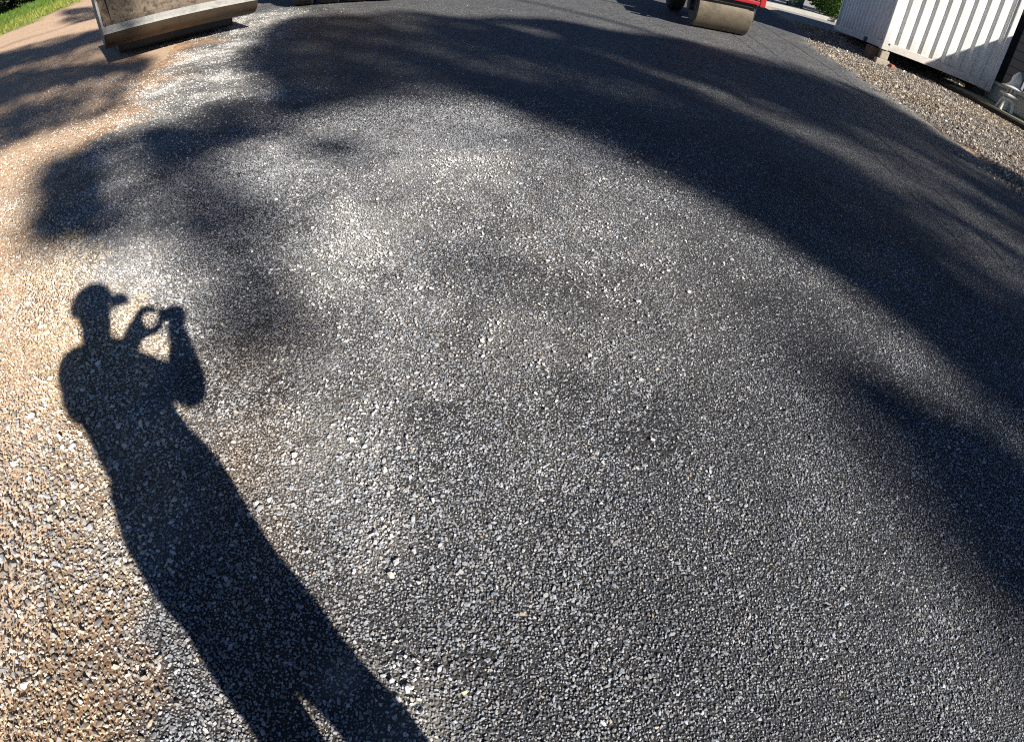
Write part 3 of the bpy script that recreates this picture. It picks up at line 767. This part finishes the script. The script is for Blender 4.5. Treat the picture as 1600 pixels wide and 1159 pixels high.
shrub("box_shrub", "dark green clipped shrub growing in the pale planter", "shrub", 9.85, 9.6, zgf(9.85, 9.6) + .46, .62, .95, .40, 5200, .06, "box_leaf", 3)

# house: dark cladding behind the container's far corner, its roof running out over the garden
hx, hy = 9.35, 11.6
house = thing("house", "dark grey clad house wall rising behind the white container", "house", hx, hy, (cd.y * -1, cd.x), tilt=False, z=zgf(hx, hy) - .1)
MB().box(0, 9, .1, 2.6, 0, 3.1).build("wall", "dark_cladding", house)
for k in range(16):
    MB().box(.02, 1.05 - .012, .062, .098, .02 + k * .19, .02 + k * .19 + .178).build("board", "dark_cladding", house)
fr = MB(); fr.box(1.06, 1.12, .05, .098, .5, 2.6); fr.box(2.6, 2.66, .05, .098, .5, 2.6); fr.box(1.122, 2.598, .05, .098, .5, .56); fr.box(1.122, 2.598, .05, .098, 2.54, 2.6)
win = fr.build("window", "window_frame", house)
MB().box(1.122, 2.598, .07, .09, .562, 2.538).build("pane", "window_glass", win)
rf = MB().add([(-.4, -.5, 3.1), (9.4, -.5, 3.1), (9.4, 3.0, 3.1), (-.4, 3.0, 3.1), (-.4, 1.3, 3.6), (9.4, 1.3, 3.6), (-.4, -.5, 3.0), (9.4, -.5, 3.0), (9.4, 3.0, 3.0), (-.4, 3.0, 3.0)],
              [(0, 1, 5, 4), (2, 3, 4, 5), (0, 4, 3), (1, 2, 5), (6, 9, 8, 7), (0, 6, 7, 1), (1, 7, 8, 2), (2, 8, 9, 3), (3, 9, 6, 0)])
rf.build("roof", "roof_metal", house)
# unseen gable added, its sloping edge shaped to shade the container's lower right corner
def on_face(along, up): return Vector((CA[0], CA[1], CZ)) + cd * along + Vector((0, 0, up))
back = -SUN_DIR
E0 = on_face(1.12, .154) + back * 5.4; E1 = on_face(2.62, 1.185) + back * 5.4
sl = (E1 - E0).normalized()
cp0 = E0 - sl * .2; cp1 = E0 + sl * 4.2
shade_root = thing("shade_gable", "unseen grey sloping roof and gable added to shade the container corner", "shade_gable", float(cp1.x), float(cp1.y), (float(sl.x), float(sl.y)), tilt=False)
def loc(p): return shade_root.matrix_world.inverted() @ Vector(p)
side = Vector((sl.y, -sl.x, 0)).normalized()            # towards the right, away from the road
if side.x < 0: side = -side
def plate(name, pts, th, mat):
    q = [loc(p) for p in pts]; q2 = [loc(Vector(p) - Vector((0, 0, th))) for p in pts]; n_ = len(q)
    MB().add(q + q2, [tuple(range(n_)), tuple(range(2 * n_ - 1, n_ - 1, -1))] + [(i, (i + 1) % n_, n_ + (i + 1) % n_, n_ + i) for i in range(n_)]).build(name, mat, shade_root)
plate("roof", [cp0, cp1, cp1 + side * 3.2, cp0 + side * 3.2], .09, "roof_metal")
low0 = Vector((cp0.x, cp0.y, zgf(cp0.x, cp0.y))) ; low1 = Vector((cp1.x, cp1.y, zgf(cp1.x, cp1.y)))
plate_pts = [cp0 - Vector((0, 0, .091)), cp1 - Vector((0, 0, .091)), low1, low0]
q = [loc(p) for p in plate_pts] + [loc(p + side * .08) for p in plate_pts]
MB().add(q, [(0, 1, 2, 3), (7, 6, 5, 4), (0, 4, 5, 1), (1, 5, 6, 2), (2, 6, 7, 3), (3, 7, 4, 0)]).build("gable_wall", "dark_cladding", shade_root)
for p in (cp0 + side * 3.1, cp1 + side * 3.1):
    MB().cyl(loc((p.x, p.y, zgf(p.x, p.y))), loc((p.x, p.y, p.z - .09)), .06, n=12).build("post", "window_frame", shade_root, True)

# kerb, bin and shrubs beyond the container
kb = thing("concrete_kerb", "pale concrete kerb running past the far end of the container", "kerb", 6.2, 18.7, (.97, .05))
MB().box(-.18, .18, 0, 8, -.05, .12, .03).build("kerb_stone", "kerb_concrete", kb)
shrub("garden_shrub", "bright green leafy shrub beyond the container", "shrub", 9.3, 20.6, zgf(9.3, 20.6), 1.0, .9, .75, 5200, .11, "shrub_leaf", 5, group="shrubs beyond the container")
shrub("garden_shrub", "darker shaded shrub tucked against the container's far corner", "shrub", 9.2, 18.9, zgf(9.2, 18.9), .8, .9, .7, 4200, .10, "shrub_leaf", 6, group="shrubs beyond the container")
shrub("garden_shrub", "tall bright shrub behind the other shrubs beyond the container", "shrub", 10.9, 22.0, zgf(10.9, 22), 1.3, 1.2, 1.1, 5200, .12, "shrub_leaf", 7, group="shrubs beyond the container")
bn = thing("garbage_bin", "dark green wheeled bin standing on the kerb by the shrubs", "bin", 7.95, 20.4, (-.3, -1), tilt=False)
MB().add([(-.24, -.26, .08), (.24, -.26, .08), (.24, .26, .08), (-.24, .26, .08), (-.29, -.34, .96), (.29, -.34, .96), (.29, .34, .96), (-.29, .34, .96)],
         [(0, 3, 2, 1), (4, 5, 6, 7), (0, 1, 5, 4), (1, 2, 6, 5), (2, 3, 7, 6), (3, 0, 4, 7)]).build("body", "bin_green", bn, bevel=.02)
MB().box(-.31, .31, -.38, .36, .962, 1.02, .02).build("lid", "bin_green", bn)
for s in (-1, 1): MB().cyl((s * .22, -.28, .1), (s * .29, -.28, .1), .1, n=18).build("wheel", "black_rubber", bn, True)

# ------------------------------------------------------------------ skid-steer loader with its bucket curled
lip_c = (-4.70, 6.60)
ld = thing("skid_steer_loader", "skid steer loader with dusty mud caked bucket raised over the dirt shoulder", "loader", lip_c[0], lip_c[1], (.72, -.69))
BW = 1.02
bk = bpy.data.objects.new("bucket", None)
shell = MB()
shell.prism([(.0, .350), (-.05, .285), (-.13, .215), (-.24, .16), (-.40, .125), (-.40, .165), (-.25, .20), (-.02, .375)], -BW, BW)    # floor: heel to lip
bucket = shell.build("bucket", "bucket_steel", ld, True)
bucket.location = (0, 0, .085)
MB().prism([(.006, .352), (.0, .376), (-.09, .438), (-.105, .424), (-.03, .36)], -BW - .004, BW + .004).build("cutting_edge", "bucket_dust", bucket)
MB().prism([(-.402, .126), (-.402, .166), (-.66, .22), (-.88, .46), (-.95, .94), (-.99, .93), (-.92, .44), (-.68, .18)], -BW, BW).build("back_plate", "bucket_steel", bucket)
for s in (-1, 1):
    x0 = s * (BW - .03) if s > 0 else -BW
    MB().prism([(-.02, .38), (-.11, .47), (-.26, .74), (-.94, .95), (-.90, .46), (-.65, .21), (-.42, .15), (-.24, .19)], s * BW - (.0 if s < 0 else .028), s * BW + (.028 if s < 0 else .0)).build("side_plate", "bucket_dust", bucket)
    MB().prism([(-.12, .48), (-.17, .60), (-.40, .93), (-.50, .93), (-.28, .56)], s * (BW - .16) - .02, s * (BW - .16) + .02).build("gusset", "bucket_steel", bucket)
# caked load: rough mud filling the bucket, a heightfield skin
nx_, ny_ = 70, 22; vs = []; fs = []
for i in range(nx_ + 1):
    for j in range(ny_ + 1):
        xx = -BW + .04 + (2 * BW - .08) * i / nx_; s = j / ny_
        yy = -.19 - .66 * s
        ledge = .43 + .52 * s ** .9
        nz_ = float(fbm(np.array(xx * 7.), np.array(s * 5.), 71., 5)) - .5; nb = float(fbm(np.array(xx * 22.), np.array(s * 14.), 73., 3)) - .5
        vs.append((xx, yy - .10 * nb, ledge + .26 * nz_ * (s > 0) + .22 * nb - (.05 if j == 0 else 0)))
for i in range(nx_):
    for j in range(ny_):
        a = i * (ny_ + 1) + j; fs.append((a, a + ny_ + 1, a + ny_ + 2, a + 1))
o_ = len(vs); vs += [(-BW + .04, -.22, .3), (BW - .04, -.22, .3), (BW - .04, -.80, .5), (-BW + .04, -.80, .5)]
MB().add(vs, fs).build("mud_load", "mud_cake", bucket)
tb = MB().box(-BW + .06, BW - .06, -.20, -.14, .41, .485, .012).build("wear_bar", "mud_cake", bucket)
for s in (-1, 1):
    MB().tube([(s * .40, -.98, .60), (s * .42, -1.2, .80), (s * .45, -1.7, 1.25), (s * .45, -2.7, 1.35)], [.07, .08, .09, .09], 10).build("lift_arm", "loader_white", ld, True)
    for yy in (-1.4, -2.2):
        wl_ = MB().lathe([(.16, -.11), (.29, -.11), (.33, -.08), (.33, .08), (.29, .11), (.16, .11)], 28, 'x', (s * .52, yy, .33)).build("wheel", "black_rubber", ld, True)
        MB().lathe([(.06, -.085), (.16, -.09), (.16, .09), (.06, .085)], 20, 'x', (s * .52, yy, .33)).build("rim", "machine_yellow", wl_, True)
MB().box(-.39, .39, -2.7, -1.1, .26, 1.1, .05).build("body", "loader_white", ld)
MB().box(-.84, .84, -2.3, -.78, .04, .52, .04).build("bucket_shade_block", "dark_steel", ld)  # dark box added to blacken the shade beneath the bucket
cab = MB().box(-.38, .38, -2.4, -1.25, 1.102, 2.05, .05).build("cab", "dark_steel", ld)
MB().box(-.32, .32, -1.248, -1.235, 1.2, 1.95).build("windscreen", "window_glass", cab)
for s in (-1, 1): MB().box(s * .28 - .07, s * .28 + .07, -1.098, -1.06, .95, 1.05, .01).build("headlight", "window_frame", ld)

# ------------------------------------------------------------------ small red drum roller
DR = .365
rl = thing("drum_roller", "red road roller with a dusty steel drum parked on the new seal", "roller", 2.68, 10.1, (0.0, -1))
prof = [(.05, -.49), (DR - .07, -.49), (DR - .06, -.475), (DR - .012, -.475), (DR, -.465), (DR, .465), (DR - .012, .475), (DR - .06, .475), (DR - .07, .49), (.05, .49)]
dm = MB().lathe(prof, 64, 'x', (0, 0, DR)).build("drum", "drum_steel", rl, True)
for s in (-1, 1):
    MB().lathe([(.02, s * .478), (DR - .062, s * .478), (DR - .075, s * .5), (.02, s * .5)], 40, 'x', (0, 0, DR)).build("drum_end", "drum_end", dm, True)
    MB().cyl((s * .5, 0, DR), (s * .56, 0, DR), .1, n=20).build("hub", "dark_steel", dm, True)
    MB().prism([(-.10, DR - .1), (.10, DR - .1), (.12, .62), (.10, .80), (-.14, .80), (-.12, .62)], s * .555 - .02 * (s < 0), s * .555 + .02 * (s > 0)).build("side_yoke", "dark_steel", rl)
fm = MB(); fm.box(-.575, .575, .40, .46, .60, .66, .012); fm.box(-.575, -.515, -.45, .40, .60, .66, .01); fm.box(.515, .575, -.45, .40, .60, .66, .01); fm.box(-.575, .575, -.5, -.45, .56, .70, .012)
frame = fm.build("frame", "roller_red", rl)
MB().box(-.48, .48, .372, .392, .53, .60).build("scraper", "dark_steel", rl)
bump_ = MB().box(-.60, -.50, .38, .47, .58, .80, .015).build("corner_guard", "roller_red", rl)
MB().box(.50, .60, .38, .47, .58, .80, .015).build("corner_guard", "roller_red", rl)
MB().box(-.46, .46, -.30, .36, .79, .98, .04).build("water_tank", "machine_yellow", rl)
for s in (-.3, .3): MB().cyl((s, .40, .80), (s, .44, .80), .055, n=16).build("lamp", "orange_lens", rl, True)
MB().box(-.46, .46, -2.1, -.52, .46, 1.05, .05).build("body", "roller_red", rl)
MB().box(-.28, .28, -1.1, -.65, 1.052, 1.2, .04).build("seat", "black_rubber", rl)
MB().box(-.28, .28, -1.2, -1.102, 1.1, 1.5, .04).build("backrest", "black_rubber", rl)
for s in (-1, 1):
    ty = MB().lathe([(.2, -.15), (.36, -.145), (.42, -.10), (.43, 0), (.42, .10), (.36, .145), (.2, .15)], 30, 'x', (s * .48, -1.75, .43)).build("tyre", "black_rubber", rl, True)
    MB().lathe([(.05, -.11), (.2, -.12), (.2, .12), (.05, .11)], 20, 'x', (s * .48, -1.75, .43)).build("rim", "machine_yellow", ty, True)
MB().box(-.62, .62, -2.0, -.15, 2.06, 2.12, .02).build("canopy", "machine_yellow", rl)
for s in (-1, 1): MB().cyl((s * .5, -.45, .7), (s * .5, -.45, 2.06), .03, n=10).build("canopy_post", "dark_steel", rl, True)
for s in (-1, 1): MB().tube([(s * .4, -1.5, 1.0), (s * .4, -1.5, 1.9), (s * .38, -1.4, 2.05)], [.03, .03, .03], 8).build("roll_bar", "dark_steel", rl, True)
MB().cyl((-.4, -1.4, 2.05), (.4, -1.4, 2.05), .03, n=10).build("roll_bar_top", "dark_steel", rl, True)
MB().tube([(0, -.55, 1.05), (0, -.62, 1.3)], [.025, .025], 8).build("steering_column", "dark_steel", rl, True)

# ------------------------------------------------------------------ tyred roller at the top of the picture (only its tyres reach into view)
tr = thing("tyre_roller", "dark tyred roller parked beside the loader at the top edge", "roller", -3.74, 9.84, (.25, -1))
for k in range(4):
    xx = (k - 1.5) * .45
    ty = MB().lathe([(.20, -.19), (.38, -.185), (.425, -.15), (.43, 0), (.425, .15), (.38, .185), (.20, .19)], 30, 'x', (xx, 0, .43)).build("tyre", "black_rubber", tr, True)
    MB().lathe([(.05, -.14), (.20, -.15), (.20, .15), (.05, .14)], 20, 'x', (xx, 0, .43)).build("rim", "machine_yellow", ty, True)
MB().cyl((-.85, 0, .43), (.85, 0, .43), .05, n=12).build("axle", "dark_steel", tr, True)
MB().box(-.9, .9, -3.3, .45, .89, 1.5, .05).build("body", "machine_yellow", tr)
for k in range(3):
    xx = (k - 1) * .45
    MB().lathe([(.20, -.19), (.38, -.185), (.425, -.15), (.43, 0), (.425, .15), (.38, .185), (.20, .19)], 30, 'x', (xx, -2.7, .43)).build("tyre", "black_rubber", tr, True)
cb = MB().box(-.7, .7, -2.2, -.9, 1.502, 2.6, .05).build("cab", "dark_steel", tr)
MB().box(-.6, .6, -.898, -.885, 1.7, 2.5).build("windscreen", "window_glass", cb)

# ------------------------------------------------------------------ lawn and hedge in the far left corner
r4 = np.random.default_rng(15); n = 60000
x = r4.uniform(-34, -12, n); y = r4.uniform(8, 34, n)
k = r4.random(n) < np.clip(lawn_f(x, y), 0, 1) ** 1.5
x = x[k]; y = y[k]; n = len(x)
hgt_ = r4.uniform(.05, .16, n); ang = r4.uniform(0, 6.28, n); wd = r4.uniform(.012, .03, n); lean = r4.normal(0, .05, (n, 2))
z = zg(x, y)
p0 = np.c_[x - wd * np.cos(ang), y - wd * np.sin(ang), z]; p1 = np.c_[x + wd * np.cos(ang), y + wd * np.sin(ang), z]; p2 = np.c_[x + lean[:, 0], y + lean[:, 1], z + hgt_]
me = bpy.data.meshes.new("grass"); me.from_pydata(np.stack([p0, p1, p2], 1).reshape(-1, 3).tolist(), [], np.arange(3 * n).reshape(n, 3).tolist()); me.materials.append(MATS["grass_blade"])
float_attr(me, "tint", np.repeat(np.clip(1.0 - lawn_f(x + 2.2, y) * .85 + r4.normal(0, .12, n), 0, 1), 3))
gr = bpy.data.objects.new("grass", me); COL.objects.link(gr)
tag(gr, "short green lawn grass yellowing towards the dirt shoulder", "grass", kind="stuff")
for i, (hx_, hy_, rx_, ry_2, rz_) in enumerate([(-25.5, 19.0, 2.4, 2.0, 1.2), (-27.0, 23.0, 2.6, 2.4, 1.4), (-24.5, 15.0, 1.6, 1.8, 1.0)]):
    shrub("hedge_bush", ["dark hedge bush at the edge of the lawn in the far left corner", "taller dark bush behind the lawn, right of the corner bush", "lower dark bush at the lawn's edge, left of the corner bush"][i],
          "bush", hx_, hy_, zgf(hx_, hy_), rx_, ry_2, rz_, 5200, .28, "hedge_leaf", 31 + i, group="dark bushes behind the lawn")

# ------------------------------------------------------------------ the photographer, standing behind the lens and casting the shadow
GZ = zgf(.1, -.35)
def pw(u, d, h): return Vector((u * PE[0] + d * A2[0], u * PE[1] + d * A2[1], h))
per = bpy.data.objects.new("person", None); COL.objects.link(per)
foot = pw(-.05, -.35, 0); per.location = (foot.x, foot.y, GZ); per.empty_display_size = .3
tag(per, "person in cap holding a phone in both hands, seen as a long shadow", "person")
joints = {
 'pelvis': ((-.19, -.35, .93), .155), 'belly': ((-.212, -.35, 1.07), .166), 'rib': ((-.238, -.35, 1.19), .176), 'chest': ((-.268, -.35, 1.30), .172), 'upper': ((-.30, -.35, 1.43), .115), 'neck': ((-.328, -.345, 1.55), .070),
 'jaw': ((-.303, -.33, 1.635), .080), 'head': ((-.315, -.335, 1.74), .092), 'crown': ((-.318, -.34, 1.80), .075),
 'lsh': ((-.455, -.20, 1.435), .072), 'lel': ((-.43, -.10, 1.14), .050), 'lwr': ((-.155, -.035, 1.325), .036),
 'rsh': ((-.155, -.49, 1.455), .075), 'rmid': ((-.06, -.39, 1.31), .060), 'rel': ((-.02, -.29, 1.185), .052), 'rfm': ((.0, -.17, 1.275), .050), 'rwr': ((.018, -.085, 1.345), .040),
 'lhip': ((-.255, -.28, .86), .125), 'lkn': ((-.186, -.26, .54), .080), 'lan': ((-.13, -.27, .10), .055), 'ltoe': ((-.04, -.14, .035), .042),
 'rhip': ((-.105, -.42, .83), .125), 'rkn': ((.008, -.43, .52), .079), 'ran': ((.07, -.44, .10), .055), 'rtoe': ((.16, -.31, .035), .042),
}
bones = [('pelvis', 'belly'), ('belly', 'rib'), ('rib', 'chest'), ('chest', 'upper'), ('upper', 'neck'), ('neck', 'jaw'), ('jaw', 'head'), ('head', 'crown'),
         ('upper', 'lsh'), ('lsh', 'lel'), ('lel', 'lwr'), ('upper', 'rsh'), ('rsh', 'rmid'), ('rmid', 'rel'), ('rel', 'rfm'), ('rfm', 'rwr'),
         ('pelvis', 'lhip'), ('lhip', 'lkn'), ('lkn', 'lan'), ('lan', 'ltoe'), ('pelvis', 'rhip'), ('rhip', 'rkn'), ('rkn', 'ran'), ('ran', 'rtoe')]
camR = CAM_M.to_3x3(); cR = camR @ Vector((1, 0, 0)); cU = camR @ Vector((0, 1, 0)); cB = camR @ Vector((0, 0, 1)); cO = Vector((0, 0, CAM_H))
def pc(a, b, c): return cO + cR * a + cU * b + cB * c           # beside / above / behind the lens
def skin_mesh(name, nodes, edges, root, sub=2):
    names = list(nodes); me = bpy.data.meshes.new(name)
    me.from_pydata([tuple(nodes[k][0]) for k in names], [(names.index(a), names.index(b)) for a, b in edges], [])
    o = bpy.data.objects.new(name, me); COL.objects.link(o)
    o.modifiers.new("skin", 'SKIN'); o.modifiers["skin"].use_smooth_shade = True
    sd = o.modifiers.new("sub", 'SUBSURF'); sd.levels = sub; sd.render_levels = sub
    sv = me.skin_vertices[0].data
    for i, k in enumerate(names):
        r = nodes[k][1]; sv[i].radius = (r, r); sv[i].use_root = (k == root)
    dg = bpy.context.evaluated_depsgraph_get(); dg.update()
    m2 = bpy.data.meshes.new_from_object(o.evaluated_get(dg))
    o.modifiers.clear(); o.data = m2; bpy.data.meshes.remove(me)
    return o
off = per.location.copy()
nodes = {k: (pw(*p) - off + Vector((0, 0, 0)), r) for k, (p, r) in joints.items()}
# fingers: right hand grips the phone's right end, left thumb and forefinger make a ring round its left end
def chain(prefix, pts, rads, start):
    prev = start
    for i, (p, r) in enumerate(zip(pts, rads)):
        k = "%s%d" % (prefix, i); nodes[k] = (p - off, r); bones.append((prev, k)); prev = k
lw = pw(-.132, -.02, 1.350); rw = pw(.040, -.070, 1.352)
chain('lpalm', [lw], [.034], 'lwr'); chain('rpalm', [rw], [.036], 'rwr')
chain('lindex', [pw(-.122, -.01, 1.395), pw(-.095, .0, 1.420), pw(-.060, -.005, 1.416), pw(-.040, -.01, 1.395)], [.021, .020, .018, .016], 'lpalm0')
chain('lmiddle', [pw(-.130, -.015, 1.40), pw(-.098, -.012, 1.432), pw(-.055, -.018, 1.428)], [.019, .018, .016], 'lpalm0')
chain('lthumb', [pw(-.112, -.02, 1.325), pw(-.080, -.02, 1.316), pw(-.048, -.02, 1.328), pw(-.032, -.015, 1.342)], [.021, .020, .019, .017], 'lpalm0')
chain('rindex', [pw(.045, -.05, 1.392), pw(.02, -.045, 1.41), pw(-.01, -.05, 1.405)], [.012, .010, .009], 'rpalm0')
chain('rmiddle', [pw(.058, -.06, 1.39), pw(.045, -.055, 1.415), pw(.015, -.06, 1.42)], [.012, .010, .009], 'rpalm0')
chain('rring', [pw(.068, -.075, 1.38), pw(.066, -.06, 1.40), pw(.05, -.06, 1.412)], [.011, .010, .009], 'rpalm0')
chain('rthumb', [pw(.02, -.075, 1.325), pw(-.004, -.065, 1.322), pw(-.022, -.05, 1.335)], [.013, .011, .010], 'rpalm0')
body = skin_mesh("body", nodes, bones, 'pelvis', 2)
co = np.empty(len(body.data.vertices) * 3, np.float32); body.data.vertices.foreach_get("co", co); co = co.reshape(-1, 3)
nr = np.empty(len(co) * 3, np.float32); body.data.vertices.foreach_get("normal", nr); nr = nr.reshape(-1, 3)
amp = .03 * sstep(.25, .5, co[:, 2]) * sstep(1.55, 1.4, co[:, 2]) * (np.hypot(co[:, 0] + off.x, co[:, 1] + off.y) > .16)      # folds of the loose clothes
co += nr * (amp * (fbm(co[:, 2] * 9 + co[:, 0] * 4, co[:, 1] * 7 + 3, 91., 3) - .42))[:, None]
body.data.vertices.foreach_set("co", co.ravel())
body.parent = per
me = body.data; me.materials.clear()
for m_ in ("skin", "navy_shirt", "dark_trousers"): me.materials.append(MATS[m_])
for poly in me.polygons:
    c_ = poly.center + off
    d_ = Vector((c_.x, c_.y)); u_ = float(c_.x * PE[0] + c_.y * PE[1]); dd = float(c_.x * A2[0] + c_.y * A2[1])
    poly.use_smooth = True
    poly.material_index = 0 if (c_.z > 1.52 or dd > -.16) else (1 if c_.z > .84 else 2)
hd = pw(-.318, -.335, 1.79) - off; fw = pw(.694, .72, 0).normalized()
sd_ = Vector((fw.y, -fw.x, 0))
cmb = MB(); ring = []
n_ = 20
for j in range(6):
    t_ = j / 5 * math.pi / 2; rr_ = .108 * math.cos(t_); zz = .10 * math.sin(t_) - .03
    for k_ in range(n_):
        a = 2 * math.pi * k_ / n_; ring.append(hd + fw * (rr_ * 1.08 * math.cos(a)) + sd_ * (rr_ * .92 * math.sin(a)) + Vector((0, 0, zz)))
fs = [(j * n_ + k_, j * n_ + (k_ + 1) % n_, (j + 1) * n_ + (k_ + 1) % n_, (j + 1) * n_ + k_) for j in range(5) for k_ in range(n_)] + [tuple(range(n_ - 1, -1, -1))]
cap = cmb.add(ring, fs).build("cap", "cap_cloth", per, True)
bm_ = MB(); pts = []
for k_ in range(11):
    a = -1.15 + 2.3 * k_ / 10
    pts.append(hd + fw * (.09 * math.cos(a)) + sd_ * (.09 * math.sin(a)) + Vector((0, 0, -.065)))
for k_ in range(11):
    a = -1.0 + 2.0 * k_ / 10
    pts.append(hd + fw * (.09 + .125 * math.cos(a) ** .6) + sd_ * (.085 * math.sin(a)) + Vector((0, 0, -.125 - .01 * abs(math.sin(a)))))
low = [p - Vector((0, 0, .014)) for p in pts]
fs = [(k_, k_ + 1, 12 + k_, 11 + k_) for k_ in range(10)] + [(22 + k_, 33 + k_, 34 + k_, 23 + k_) for k_ in range(10)]
fs += [(k_, 22 + k_, 23 + k_, k_ + 1) for k_ in range(10)] + [(11 + k_, 12 + k_, 34 + k_, 33 + k_) for k_ in range(10)] + [(0, 11, 33, 22), (10, 32, 43, 21)]
bm_.add(pts + low, fs).build("brim", "cap_cloth", cap)
# the shirt hangs loose over the hips
hem = []; n_ = 24
for (h_, cu, ru, rd_) in ((1.05, -.225, .16, .125), (.92, -.215, .168, .13), (.80, -.18, .168, .13), (.745, -.155, .16, .125)):
    for k_ in range(n_):
        a = 2 * math.pi * k_ / n_; hem.append(pw(cu + ru * math.cos(a), -.35 + rd_ * math.sin(a), h_) - off)
MB().add(hem, [(j * n_ + k_, j * n_ + (k_ + 1) % n_, (j + 1) * n_ + (k_ + 1) % n_, (j + 1) * n_ + k_) for j in range(3) for k_ in range(n_)]).build("shirt_tail", "navy_shirt", per, True)
ph = bpy.data.objects.new("phone", None); COL.objects.link(ph)
ph.matrix_world = CAM_M @ Matrix.Translation((0, 0, .012))
tag(ph, "black phone held level in both hands of the photographer", "phone")
MB().box(-.040, .078, -.030, .030, .0, .009, .003).build("case", "phone_black", ph)
MB().box(-.036, .074, -.027, .027, .0092, .0096).build("screen", "window_glass", ph)
